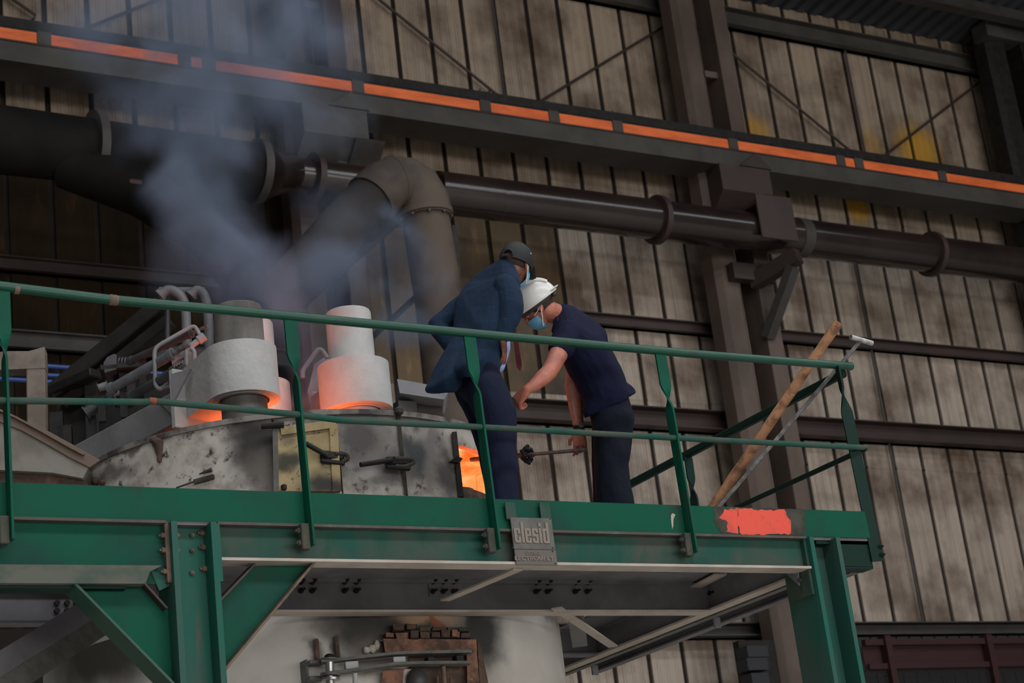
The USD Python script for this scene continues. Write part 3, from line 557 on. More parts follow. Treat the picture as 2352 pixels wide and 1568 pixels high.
for y in (1230, 1265, 1316):
    for x in (406, 440): q = PY(x, y, wy); part(t, 'bolt', bolt((np.clip(q[0], 3.29, 3.42), wy, q[2]), (0, -1, 0), .012, .014, .5), MT['rusty_edge'], smooth=False)
    q = PX(466, y-5, 3.435); part(t, 'bolt', bolt((3.435, np.clip(q[1], 8.36, 8.42), q[2]), (-1, 0, 0), .014, .02, .6), MT['rusty_edge'], smooth=False)
    q = PX(377, y, 3.215); part(t, 'bolt', bolt((3.215, 8.37, q[2]), (-1, 0, 0), .013, .018, .6), MT['rusty_edge'], smooth=False)
t = h_column('platform_column', 'green corner column of the platform at the right', 7.108, 7.335, 8.60, MT['green_column'], None)
part(t, 'end_plate', span(7.09, 7.108, FY-.0, 8.58, 3.66, 3.985), MT['green_dusty'], smooth=False)
for y in (1255, 1292, 1330): q = PX(1845, y, 7.09); part(t, 'bolt', bolt((7.09, 8.44, q[2]), (-1, 0, 0), .013, .016, .5), MT['green_dusty'], smooth=False)
for y in (1258, 1287, 1328): q = PY(1876, y, 8.27+.2); part(t, 'bolt', bolt((7.19, (FY-.035+8.60)/2-.006, q[2]), (0, -1, 0), .014, .012, .3), MT['green_column'], smooth=False)
part(t, 'gusset', slab([PX(1808, 1316, 7.085), PX(1838, 1345, 7.085), PX(1835, 1310, 7.085)], (-.01, 0, 0)), MT['web_slate'], smooth=False)

# knee braces
by = 8.43
t = thing('knee_brace', 'green knee brace left of the bolted column', 'brace', PY(250, 1450, by))
part(t, 'web', slab([PY(150, 1338, by), PY(318, 1338, by), PY(374, 1400, by), PY(393, 1398, by), PY(402, 1590, by)], (0, .012, 0)), MT['green_bright'], smooth=False)
a, b = PY(150, 1338, by), PY(400, 1592, by); part(t, 'flange', bar(a, b, .16, .012, unit(np.cross(b-a, (0, 1, 0)))), MT['green_rail'], 'bright green lower flange', smooth=False)
a, b = PY(318, 1338, by), PY(376, 1402, by); part(t, 'flange', bar(a, b, .10, .010, unit(np.cross(b-a, (0, 1, 0)))), MT['dark_brown_steel'], smooth=False)
part(t, 'gusset', slab([PY(346, 1310, by-.04), PY(388, 1318, by-.04), PY(390, 1345, by-.04), PY(366, 1356, by-.04)], (0, .02, 0)), MT['green_column'], smooth=False)
t = thing('knee_brace', 'green knee brace right of the bolted column', 'brace', PY(600, 1400, by))
part(t, 'web', slab([PY(578, 1300, by), PY(706, 1298, by), PY(508, 1536, by), PY(500, 1378, by)], (0, .012, 0)), MT['green_bright'], smooth=False)
a, b = PY(716, 1292, by), PY(505, 1545, by); part(t, 'flange', bar(a, b, .13, .012, unit(np.cross(b-a, (0, 1, 0)))), MT['rusty_edge'], smooth=False)
a, b = PY(578, 1300, by), PY(499, 1382, by); part(t, 'flange', bar(a, b, .10, .010, unit(np.cross(b-a, (0, 1, 0)))), MT['dark_brown_steel'], smooth=False)
# grey diagonal strut at the lower left
t = thing('diagonal_strut', 'grey channel strut slanting under the platform at the lower left', 'strut', PY(150, 1500, 9.2))
a, b = PD(285, 1400, 10.1), PD(-30, 1600, 9.2); d = unit(b-a); n = unit(np.cross(d, ray(130, 1500)))
part(t, 'channel', bar(a, b, .02, .12, n), MT['sign_plate'], smooth=False); part(t, 'channel', bar(a-n*.10+.05*unit(ray(130, 1500)), b-n*.10+.05*unit(ray(130, 1500)), .12, .11, n), MT['web_slate'], smooth=False)
part(t, 'lip', bar(a-n*.055-.015*unit(ray(130, 1500)), b-n*.055-.015*unit(ray(130, 1500)), .03, .012, n), MT['beige_dust'], smooth=False)

# railing
rail = thing('guard_railing', 'green pipe railing on twisted flat posts along the platform', 'railing', (5, FY, 4.0))
RY = FY-.005
tp = [PY(x, y, RY) for x, y in ((-260, 629), (0, 657), (253, 688), (520, 712), (784, 737), (1176, 774), (1568, 810.5), (1956, 841))]
part(rail, 'top_rail', tube([V3(-1.2, RY, tp[0][2]+.01)]+tp, .0245, 20), MT['green_rail'])
tz = lambda x: np.interp(x, [p[0] for p in tp], [p[2] for p in tp])
mp = [PY(x, y, RY-.03) for x, y in ((-260, 918), (20, 920), (330, 923), (352, 921), (677, 951), (784, 965), (1094, 980), (1561, 1006), (1991, 1028))]
part(rail, 'mid_rail', tube([V3(-1.2, RY-.03, mp[0][2])]+mp, .0165, 14), MT['green_dusty'])
c = PY(260, 689, RY); d = unit(tp[2]-tp[1]); part(rail, 'weld_joint', tube([c-d*.022, c-d*.01, c, c+d*.01, c+d*.022], [.0252, .028, .026, .028, .0252], 18), MT['rusty_edge'], 'rusty welded joint')
part(rail, 'weld_joint', tube([mp[3]-V3(.022, 0, 0), mp[3]+V3(.012, 0, 0)], .0175, 14), MT['rust_red'], 'rust-red joint')
c = PY(38, 664, RY); part(rail, 'weld_joint', tube([c-d*.012, c+d*.012], .0248, 18), MT['rusty_edge'], 'rust patch')
def twist_post(p_top, p_bot, w=.072, th=.012, a_top=0.0, a_bot=math.pi/2, z_tw=(.155, .30), m='green_bright', side=1):
    V = []; Fc = []; n = 40; ss = np.r_[0, np.linspace(z_tw[0]*.85, z_tw[1]*1.1, n-2), 1]
    for k, s in enumerate(ss):
        c = p_top+(p_bot-p_top)*s; f = np.clip((s-z_tw[0])/(z_tw[1]-z_tw[0]), 0, 1); f = f*f*(3-2*f); a = a_top+(a_bot-a_top)*f*side
        wn = w*(1-.25*math.sin(math.pi*f)) if 0 < f < 1 else w
        u = V3(math.cos(a), math.sin(a), 0); v = V3(-math.sin(a), math.cos(a), 0)
        V += [c-u*wn/2-v*th/2, c+u*wn/2-v*th/2, c+u*wn/2+v*th/2, c-u*wn/2+v*th/2]
    for k in range(len(ss)-1):
        for j in range(4): a, b = 4*k+j, 4*k+(j+1) % 4; Fc += [[a, b, b+4], [a, b+4, a+4]]
    Fc += [[0, 2, 1], [0, 3, 2], [4*len(ss)-4, 4*len(ss)-3, 4*len(ss)-2], [4*len(ss)-4, 4*len(ss)-2, 4*len(ss)-1]]
    return part(rail, 'post', TM(np.array(V), np.array(Fc), process=False), MT[m], smooth=30)
for k, X in enumerate((-.55, .98, 2.47, 3.957, 5.012, 6.268)):
    zb_ = 3.875; po = twist_post(V3(X, RY, tz(X)-.015), V3(X-.005, FY-.045, zb_))
    part(po, 'foot_block', cbox((X-.035, FY-.03, 3.925), (.045, .05, .13), .004), MT['post_dust'])
    for z in (3.955, 3.895): part(po, 'bolt', bolt((X-.055, FY-.03, z), (-1, -.2, 0), .014, .018, .6), MT['post_dust'], smooth=False)
po = twist_post(V3(7.585, RY, tz(7.6)-.015), V3(7.625, FY-.0, 3.86), a_top=math.radians(65), a_bot=math.radians(-20), z_tw=(.10, .25), m='green_dark')
for z in (3.945, 3.895): part(po, 'bolt', bolt((7.645, FY-.01, z), (.6, -1, 0), .014, .018, .6), MT['green_dark'], smooth=False)
sp = [V3(7.66, FY+.03, tz(7.66)-.03), V3(7.66, 10.2, 5.058), V3(7.66, 11.0, 5.05)]
part(rail, 'side_rail', bar(V3(7.655, FY+.02, 5.05), V3(7.655, 11.0, 5.05), .05, .05, b=.01), MT['green_dark'], 'dark green rail running back')
part(rail, 'side_mid_rail', bar(PX(1990, 1029, 7.655), V3(7.655, 11.0, 4.555), .022, .03, b=.005), MT['green_dark'])
q = PX(1590, 1045, 7.655); twist_post(V3(7.655, q[1]+.05, 5.03), V3(7.64, q[1]+.05, 3.87), a_top=math.radians(10), a_bot=math.radians(95), z_tw=(.12, .26), m='green_dark')
twist_post(V3(7.655, 10.95, 5.03), V3(7.64, 10.95, 3.87), a_top=math.radians(90), a_bot=math.radians(95), m='green_dark')

# makers' sign hung on two straps
sY = FY-.03
sign = thing('maker_sign', 'grey cast sign with raised lettering hung on two straps from the toe plate', 'sign', PY(1220, 1240, sY))
q0, q1, q2 = PY(1164, 1187, sY), PY(1171, 1260.5, sY), PY(1177, 1296.5, sY); xL, xR = 5.117, 5.372
part(sign, 'upper_plate', cbox(((xL+xR)/2, sY+.004, (q0[2]+q1[2])/2), (xR-xL, .010, q0[2]-q1[2]), .002), MT['sign_plate'])
part(sign, 'lower_plate', cbox(((xL+xR)/2+.003, sY+.005, (q1[2]+q2[2])/2), (xR-xL, .010, q1[2]-q2[2]-.001), .002), MT['sign_lower'])
for x in (1172, 1251):
    a = PY(x, 1153, sY); part(sign, 'strap', span(a[0]-.031, a[0]+.031, sY+.004, sY+.012, q0[2]-.01, a[2]), MT['green_dusty'], smooth=False)
def letters(txt, x0, x1, z0, z1, Y, d, bold=True):
    m = meshkit.text_mesh(txt, .1, depth=d, bold=bold); b = m.bounds; v = m.vertices.copy(); w = np.zeros_like(v)
    w[:, 0] = x0+(v[:, 0]-b[0, 0])/(b[1, 0]-b[0, 0])*(x1-x0); w[:, 2] = z0+(v[:, 1]-b[0, 1])/(b[1, 1]-b[0, 1])*(z1-z0); w[:, 1] = Y-v[:, 2]
    return TM(w, m.faces, process=False)
lz0, lz1 = PY(1220, 1247, sY)[2], PY(1215, 1199.5, sY)[2]
def block_word(x0, x1, z0, z1, Y, d):                       # heavy condensed lower-case letters, cast proud of the plate
    from shapely.geometry import box as B
    from shapely.ops import unary_union
    from shapely import affinity
    rd = lambda g, r: g.buffer(-r).buffer(r); o = rd(B(0, 0, 1, 3), .3); cn = lambda *b: unary_union([rd(B(*q), .08) for q in b]); q0 = (.41, .48, .61, 2.52)
    G = [(o - cn(q0, (.5, 1.2, 1.2, 1.8)), 1.0), (B(0, 0, .42, 4.2), .42), (o - cn((.41, 1.75, .61, 2.52), (.41, .48, .61, 1.38), (.5, 1.0, 1.2, 1.38)), 1.0),
         (o - cn((.41, 1.8, .61, 2.52), (.5, 1.8, 1.2, 2.1), (.41, .48, .61, 1.3), (-.2, .95, .5, 1.3)), 1.0), (unary_union([B(0, 0, .42, 3), B(0, 3.4, .42, 4.1)]), .42), (unary_union([o, B(.6, 0, 1.02, 4.2)]) - cn(q0), 1.02)]
    x = 0; out = []
    for g, w in G: out.append(affinity.translate(g, x, 0)); x += w+.14
    x -= .14; ms = []
    for g in out:
        for p_ in getattr(g, 'geoms', [g]):
            m = trimesh.creation.extrude_polygon(p_, d, engine='earcut'); v = m.vertices; ms.append(TM(np.c_[x0+v[:, 0]/x*(x1-x0), Y-v[:, 2], z0+v[:, 1]/4.2*(z1-z0)], m.faces, process=False))
    return cat(ms)
part(sign, 'lettering', block_word(PY(1180, 1225, sY)[0], PY(1260, 1225, sY)[0]-.001, lz0, lz1, sY, .006), MT['sign_letter'], 'large raised lettering', smooth=False)
part(sign, 'lettering', letters('LICENCE', PY(1208, 1270, sY)[0], PY(1241, 1270, sY)[0], PY(1220, 1274, sY)[2], PY(1220, 1267, sY)[2], sY, .004), MT['sign_letter'], 'small raised word', smooth=False)
part(sign, 'lettering', letters('LECTROMELT', PY(1182, 1283, sY)[0], PY(1271, 1283, sY)[0], PY(1220, 1287, sY)[2], PY(1220, 1277.5, sY)[2], sY, .005), MT['sign_letter'], 'raised capitals below', smooth=False)
for x, y in ((1177, 1257), (1269, 1258), (1269, 1266), (1275, 1294), (1167, 1191), (1263, 1192)): part(sign, 'rivet', bolt(PY(x, y, sY), (0, -1, 0), .004, .003, 0), MT['black_steel'], smooth=False)

# wooden pole and T-handled rod leaning in the right corner
a, b = PY(1925, 742, FY+.09), PY(1640, 1160, FY+.62); b = a+(b-a)*1.14
n = 26; pts = [a+(b-a)*k/n for k in range(n+1)]; m = tube(pts, [.031+.0012*math.sin(k*1.7)+.0008*math.sin(k*4.1) for k in range(n+1)], 12)
m.vertices = m.vertices + ((meshkit.fbm(m.vertices*V3(6, 40, 40), 3, 5)-.5)*.009)[:, None]
solo('wooden_pole', 'rough brown wooden pole leaning on the rail at the right corner', 'pole', m, MT['wood'], b, smooth=20)
a, b = PY(1978, 781, FY+.0-.05), PY(1655, 1160, FY+.55); b = a+(b-a)*1.10
t = thing('steel_rod', 'steel T-handled rod leaning beside the wooden pole', 'rod', b)
part(t, 'shaft', bar(a, b, .022, .022), MT['iron_rod'], smooth=False)
part(t, 'handle', tube([PY(1954, 774, FY-.05), PY(2003, 788, FY-.05)], .0165, 16), MT['bright_steel'], 'bright steel crossbar')

# ================================================================== the furnace
rr, zr = 1.42, 5.10
ang = lambda p: math.atan2(p[0]-FC[0], p[1]-FC[1])
fur = thing('arc_furnace', 'big white soot-stained round furnace vessel with glowing door, rising through the platform', 'furnace', (FC[0], FC[1], 0))
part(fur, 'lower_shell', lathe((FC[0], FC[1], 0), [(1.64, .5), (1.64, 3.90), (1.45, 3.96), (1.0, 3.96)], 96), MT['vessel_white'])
part(fur, 'hearth', lathe((FC[0], FC[1], 0), [(.02, .45), (1.2, .45), (1.62, .9), (1.62, .5), (1.3, .15), (.02, .15)], 64), MT['burnt_dark'])
for a in (0.6, 2.2, 3.8, 5.4): part(fur, 'leg', cbox((FC[0]+1.2*math.sin(a), FC[1]+1.2*math.cos(a), .25), (.35, .35, .5), .02), MT['dark_steel'])
# upper ring: curved plates between the joints, open at the door
J = [PC(x, y, rr) for x, y in ((632, 1050), (780, 1060), (925, 1040), (1045, 1060))]
aJ = [ang(p) for p in J]                                    # joints, left to right
aV = math.pi+AZ                                             # direction that faces the lens
def ringplate(a0, a1, z0=3.96, z1=zr, r=rr, th=.05, n=None):
    n = n or max(4, int(abs(a1-a0)/.05)); return lathe((FC[0], FC[1], 0), [(r, z0), (r, z1), (r-th, z1), (r-th, z0), (r, z0)], n, a0, a1)
wr = lambda a: (a-aV+math.pi) % (2*math.pi)-math.pi         # relative to the view
rel = [wr(a) for a in aJ]
sgn = 1 if rel[-1] > rel[0] else -1
g = .004
part(fur, 'shell_plate', ringplate(aV-sgn*1.75, aV+rel[0]-sgn*g), MT['shell_white'])
part(fur, 'shell_plate', ringplate(aV+rel[0]+sgn*g, aV+rel[1]-sgn*g, r=rr-.012), MT['shell_white'])
part(fur, 'shell_plate', ringplate(aV+rel[1]+sgn*g, aV+rel[2]-sgn*g), MT['shell_white'])
part(fur, 'shell_plate', ringplate(aV+rel[2]+sgn*g, aV+rel[3]), MT['shell_white'])
dz1 = 4.95                                                  # head of the charging door
a_end = aV+sgn*1.72
part(fur, 'shell_plate', ringplate(aV+rel[3], a_end, z0=dz1), MT['shell_white'])
part(fur, 'shell_plate', ringplate(a_end, aV+2*math.pi*sgn-sgn*1.75), MT['shell_white'])
ZS = PC(1078, 1130, rr-.08)[2]
part(fur, 'door_sill', ringplate(aV+rel[3], a_end, z0=3.96, z1=ZS, r=rr-.03, th=.12), MT['burnt_dark'])
rg = np.random.default_rng(4)
crust = [ell(FC+V3((rr-.14)*math.sin(aV+rel[3]+sgn*(.05+u)), (rr-.14)*math.cos(aV+rel[3]+sgn*(.05+u)), ZS+rg.uniform(-.02, .02)), (.07, .07, .035)) for u in np.linspace(0, .6, 9)]
part(fur, 'slag_crust', tri(join(crust), .03, 3, (.015, (22, 22, 22), 2)), MT['burnt_dark'])
part(fur, 'door_jamb', bar(PC(1043, 994, rr+.012), PC(1059, 1142, rr+.012), .03, .05, AZV), MT['black_steel'])
part(fur, 'door_stop', slab([PC(1030, 1062, rr+.02), PC(1044, 1050, rr+.03), PC(1058, 1056, rr+.03), PC(1050, 1066, rr+.02)], (.0, -.03, 0)), MT['black_steel'], smooth=False)
# lining and bath
part(fur, 'lining', lathe((FC[0], FC[1], 0), [(rr-.09, 4.0), (rr-.09, zr-.1), (rr-.2, zr-.1), (rr-.2, 4.0)], 72, aV+rel[3]+sgn*.65, aV+rel[3]+sgn*(2*math.pi-.05)), MT['lining_glow'], 'glowing hot lining')
part(fur, 'roof_ring', lathe((FC[0], FC[1], 0), [(rr-.1, 5.00), (.48, 5.13), (.48, 5.15), (rr-.1, 5.02), (rr-.1, 5.00)], 72), MT['lining_glow'], 'glowing underside of the roof')
part(fur, 'roof_cover', lathe((FC[0], FC[1], 0), [(rr-.08, 5.025), (.46, 5.155), (.46, 5.20), (rr-.08, 5.07), (rr-.08, 5.025)], 72), MT['burnt_dark'])
part(fur, 'molten_bath', lathe((FC[0], FC[1], 0), [(.01, 4.28), (rr-.1, 4.28), (rr-.1, 4.2), (.01, 4.2)], 64), MT['bath_glow'], 'glowing molten bath')
# rim angle
part(fur, 'rim', lathe((FC[0], FC[1], 0), [(rr+.012, zr-.025), (rr+.012, zr+.008), (rr-.07, zr+.008), (rr-.07, zr-.025), (rr+.012, zr-.025)], 96), MT['rim_soot'])
for x, y0, y1 in ((914, 942, 1136),): part(fur, 'joint_strip', bar(PC(x, y0, rr+.01), PC(x+19, y1, rr+.01), .02, .02, AZV), MT['scorch'], smooth=False)
part(fur, 'joint_lug', cbox(PC(916, 944, rr+.03), (.05, .05, .05), .012), MT['scorch'])
# hinged yellow door
yd = part(fur, 'yellow_door', slab([PC(x, y, rr+.03) for x, y in ((637, 988), (772, 970), (776, 1010), (779, 1070), (781, 1131), (636, 1131))], -AZV*.035), MT['yellow_door'], 'sooty yellow hatch', smooth=False)
for a, b in (((645, 990), (768, 973)), ((766, 975), (774, 1128))): part(yd, 'edge_strip', bar(PC(*a, rr+.075), PC(*b, rr+.075), .012, .05, UPZ if a[1] > 985 else AZR), MT['yellow_door'], smooth=False)
part(fur, 'hinge_post', bar(PC(632, 984, rr+.05), PC(635, 1132, rr+.05), .03, .04, AZV), MT['sign_plate'], smooth=False)
part(fur, 'hinge_cap', tube([PC(600, 978, rr+.08), PC(652, 975, rr+.08)], [.02, .02], 10), MT['black_steel'])
part(fur, 'knob', cbox(PC(652, 1119, rr+.09), (.03, .03, .035), .006), MT['black_steel'])
def latch(bar_, body, tip, n):
    a, b = PC(*bar_[0], rr+.11), PC(*bar_[1], rr+.09)
    l = part(fur, 'latch', cat([bar(PC(*body[0], rr+.06), PC(*body[1], rr+.06), .05, .055, UPZ, .01), bar(PC(*body[0], rr+.08)+UPZ*-.03, PC(*body[1], rr+.08)+UPZ*-.045, .03, .025, UPZ, .006)]), MT['black_steel'], 'black sooty latch')
    part(l, 'handle', tube([a, b], .0155, 12), MT['black_steel']); part(l, 'hook', tube([PC(*q, rr+.08) for q in tip], .013, 10, bend=.03), MT['scorch'])
latch(((702, 1018), (752, 1046)), ((735, 1046), (790, 1048)), ((770, 1042), (797, 1043), (800, 1055), (785, 1060)), 0)
latch(((828, 1067), (900, 1056)), ((885, 1060), (940, 1060)), ((905, 1052), (945, 1054), (952, 1062), (930, 1072), (908, 1070)), 1)
# drip, scraper mark and small lugs on the left plate
part(fur, 'drip', tri(join([hullm((PC(352, 1010, rr+.01), .022), (PC(366, 1016, rr+.01), .026)), hullm((PC(366, 1016, rr+.01), .024), (PC(366, 1058, rr+.01), .012)), hullm((PC(354, 1015, rr+.01), .012), (PC(364, 1050, rr+.01), .008))]), .015, 2, (.006, (60, 60, 60), 3)), MT['burnt_dark'], 'black slag drip')
part(fur, 'scorched_bar', bar(PC(445, 1107, rr+.02), PC(492, 1094, rr+.02), .02, .03, UPZ, .004), MT['scorch']); part(fur, 'scorched_bar', tube([PC(458, 1088, rr+.015), PC(486, 1079, rr+.02)], [.004, .013], 8), MT['scorch']); part(fur, 'scorched_bar', tube([PC(405, 1120, rr+.015), PC(445, 1106, rr+.015)], .005, 8), MT['scorch'])
part(fur, 'slag_spill', tri(join([ell(PC(x, y, rr), r) for x, y, r in ((205, 1108, .03), (222, 1105, .03), (238, 1106, .025), (214, 1112, .035))]), .02, 2, (.01, (50, 50, 50), 4)), MT['burnt_dark'])

# ---- burnt brick door in the lower shell
br = thing('tap_door', 'burnt brick tap hole framed in rusty steel low on the vessel', 'door', PC(990, 1500, 1.66))
L = lambda x, y, o=.0: PC(x, y, 1.64+o)
rg = np.random.default_rng(12)
def stone(x0, x1, y0, y1, o, m, name, sq=1.0, th=.10):
    q = [L(x0, y0, o), L(x1, y0, o), L(x1, y1, o), L(x0, y1, o)]; c = sum(q)/4; pts = []
    for p in q:
        d = c-p
        pts += [p+d*rg.uniform(.03, .10)-AZV*rg.uniform(0, .02), p+d*rg.uniform(.22, .35)-AZV*rg.uniform(.012, .03), p+AZV*th]
    part(br, name, trimesh.convex.convex_hull(np.array(pts)), m)
x = 884
while x < 1082:                                             # two courses of cracked burnt bricks over the opening
    w = rg.uniform(17, 34); stone(x, min(x+w, 1086), 1450+rg.uniform(-5, 3), 1467+rg.uniform(-2, 2), .045+rg.uniform(-.015, .015), MT[('burnt_dark', 'burnt_brick', 'burnt_dark')[int(rg.integers(3))]], 'brick'); x += w+1
x = 900
while x < 1070:
    w = rg.uniform(22, 40); stone(x, min(x+w, 1078), 1436+rg.uniform(-4, 6), 1450+rg.uniform(-2, 2), .03+rg.uniform(-.015, .015), MT[('burnt_dark', 'scorch', 'burnt_dark')[int(rg.integers(3))]], 'brick'); x += w+1
fr = lambda poly, d, m, nm, lab=None, o=.07: part(br, nm, slab([L(a, b, o) for a, b in poly], AZV*d), m, lab, smooth=False)
fr([(880, 1466), (1094, 1468), (1096, 1492), (885, 1497)], .09, MT['burnt_brick'], 'lintel')
fr([(1072, 1490), (1095, 1492), (1104, 1600), (1074, 1600)], .09, MT['burnt_brick'], 'jamb')
fr([(1096, 1470), (1106, 1490), (1128, 1600), (1104, 1600)], .06, MT['burnt_dark'], 'jamb', None, .04)
fr([(880, 1540), (930, 1536), (925, 1600), (870, 1600)], .08, MT['burnt_brick'], 'jamb', None, .05)
fr([(928, 1536), (946, 1536), (944, 1600), (922, 1600)], .07, MT['mortar_white'], 'jamb', 'whitish crusted edge', .05)
fr([(940, 1500), (1074, 1500), (1076, 1600), (940, 1600)], .03, MT['burnt_dark'], 'door_leaf', None, .03)
part(br, 'round_plug', tri(ell(L(957, 1565, .07), (.062, .062, .075), None, 28)), MT['slate_hydraulic'], 'grey round plug')
part(br, 'lug', tri(join([ell(L(842, 1494, .01), (.022, .02, .02)), ell(L(855, 1490, .01), (.026, .02, .026)), ell(L(866, 1482, .01), (.02, .02, .03))]), .02, 1, (.01, (40, 40, 40), 1)), MT['mortar_white'], 'white crust')
part(br, 'rusty_pin', tube([L(1018, 1530, .09), L(1023, 1600, .09)], .014, 12), MT['rusty_edge'])
for x in (1005, 1035): part(br, 'rod', tube([L(x, 1552, .06), L(x+2, 1600, .06)], .006, 8), MT['rusty_edge'])
hg = thing('door_hinge', 'twin-bar grey hinge arm with a round pin across the brick tap hole', 'hinge', L(757, 1530, .1))
up_ = [L(x, y, .12) for x, y in ((738, 1520), (790, 1515), (850, 1508), (905, 1502), (960, 1500), (1074, 1498))]
lo_ = [L(x, y, .12) for x, y in ((738, 1549), (790, 1543), (850, 1534), (905, 1526), (960, 1524), (1076, 1523))]
def ribbon(pts, h, w):
    return cat([bar(a-(b-a)*.02, b+(b-a)*.02, w, h, UPZ) for a, b in zip(pts, pts[1:])])
part(hg, 'strap', ribbon(up_, .016, .075), MT['sign_plate'], smooth=False); part(hg, 'strap', ribbon(lo_, .016, .075), MT['sign_plate'], smooth=False)
for (x0, x1, y0, y1, m) in ((791, 823, 1519, 1535, 'electrode_white'), (900, 930, 1508, 1521, 'electrode_white'), (978, 996, 1508, 1522, 'black_steel'), (1043, 1062, 1504, 1520, 'black_steel')):
    a, b = L(x0, y0, .13), L(x1, y1, .13); part(hg, 'spacer', cbox((a+b)/2+AZV*.02, (np.linalg.norm((b-a)[:2]), .05, abs(a[2]-b[2])), .004, np.array([unit((b-a)*V3(1, 1, 0)), np.cross(UPZ, unit((b-a)*V3(1, 1, 0))), UPZ])), MT[m], 'white painted spacer' if m == 'electrode_white' else None)
pc = L(757, 1530, .13); tp_, bt_ = L(756, 1508, .13), L(760, 1600, .13)
part(hg, 'pin', tube([tp_, bt_], .024, 20), MT['bright_steel']); part(hg, 'washer', tube([L(757, 1516, .13), L(757, 1512, .13)], .05, 24), MT['sign_plate']); part(hg, 'washer', tube([L(759, 1552, .13), L(759, 1547, .13)], .055, 24), MT['sign_plate'])
part(hg, 'washer', tube([L(760, 1562, .13), L(760, 1557, .13)], .05, 24), MT['bright_steel']); part(hg, 'pin_head', tri(ell(tp_, (.028, .028, .018))), MT['black_steel'])
part(hg, 'bracket', cat([cbox(L(722, 1523, .06), (.10, .10, .02), .004), cbox(L(722, 1560, .05), (.10, .10, .02), .004), cbox(L(700, 1550, .03), (.016, .08, .16), .004)]), MT['sign_plate'])
for a, b in (((726, 1466), (729, 1518)), ((772, 1459), (776, 1512))): part(hg, 'stud', bar(L(*a, .02), L(*b, .03), .028, .03, AZV, .008), MT['burnt_dark'], 'black slag-crusted stud')
part(hg, 'drop_pin', tube([L(815, 1546, .13), L(817, 1600, .13)], .014, 14), MT['electrode_white'])

# ---- electrodes, their holders and arms
def od(x, y, d): return EYE + ray(x, y)/F_PX*d
def electrode(label_c, label_h, label_a, ex, ey, dd, re, rc, zt_, zc1, zc0, m_col, armdir, armlen, flange=True, hz=0.22):
    c = od(ex, ey, dd); c[2] = 0; a = unit(V3(*armdir, 0)); s = np.cross(UPZ, a); XY = V3(1, 1, 0)
    e = solo('electrode', label_c, 'electrode', lathe(c, [(.001, zt_+.004), (re-.006, zt_+.004), (re, zt_-.01), (re, zc1+.006), (re-.012, zc1-.004), (re-.012, 4.45), (.001, 4.40)], 56), MT[m_col], (c[0], c[1], 4.4))
    h = thing('electrode_holder', label_h, 'clamp', (c[0], c[1], zc0))
    k = [(rc*math.cos(t), rc*math.sin(t)) for t in np.linspace(0, 2*math.pi, 56, endpoint=False)]
    L1 = rc*1.9
    hullp = np.array([c+a*x+s*y for x, y in k]+[c+a*L1+s*y for y in (-rc*.62, rc*.62)])
    body = Manifold.hull_points(np.vstack([hullp+UPZ*zc0, hullp+UPZ*zc1]).tolist()) - Manifold.cylinder(zc1-zc0+.2, re+.004, re+.004, 56).translate((float(c[0]), float(c[1]), float(zc0-.1)))
    part(h, 'clamp_ring', tri(body), MT['white_collar'], smooth=30)
    part(h, 'bore_lip', lathe(c, [(re+.004, zc0-.004), (re+.035, zc0-.004), (re+.035, zc0+.01)], 56), MT['white_collar'])
    if flange:
        fp = c+a*(L1+.02)
        part(h, 'mounting_flange', cbox(fp+UPZ*((zc0+zc1)/2-.04), (.05, rc*2.0, zc1-zc0+.06), .006, np.array([a, s, UPZ])), MT['white_collar'])
        for sg in (-1, 1): part(h, 'rib', slab([c+a*(L1)+s*sg*rc*.98+UPZ*(zc1-.05), c+a*(L1-.16)+s*sg*rc*.80+UPZ*(zc1-.06), c+a*L1+s*sg*rc*.98+UPZ*(zc0+.1)], s*.014), MT['white_arm'], smooth=False)
    A = thing('conductor_beam', label_a, 'beam', c+a*(L1+.06)+UPZ*(zc0+hz/2)); p0, p1 = c+a*(L1+.045)+UPZ*(zc0+hz/2-.01), c+a*armlen+UPZ*(zc0+hz/2-.01)
    part(A, 'box_beam', bar(p0, p1, rc*1.5, hz, UPZ, .008), MT['white_arm'])
    part(A, 'end_gusset', slab([p0+s*rc*.76+UPZ*.10, p0+s*rc*.76+a*.2+UPZ*.10, p0+s*rc*.76-UPZ*.1], s*.016), MT['white_arm'], smooth=False)
    return c, a, s
ad = (-.225, .974)
E1 = electrode('dark grey electrode nearest the railing, sooty at the top', 'white clamp ring of the dark electrode', 'white box arm running back left from the dark electrode, glowing underneath', 556, 860, 12.3, .160, .232, 6.125, 5.835, 5.49, 'electrode_dark', ad, 3.2)
E2 = electrode('white coated electrode at the right', 'white clamp ring round the white electrode at the right', 'white arm behind the right-hand white electrode', 815, 890, 13.25, .161, .250, 6.36, 5.965, 5.63, 'electrode_white', (.33, .944), 3.4)
E3 = electrode('pale electrode behind the dark one', 'glowing clamp ring behind, in the orange smoke', 'arm of the rear electrode in the smoke', 583, 850, 13.55, .160, .245, 6.45, 5.98, 5.64, 'electrode_white', (-.2, .98), 3.0)

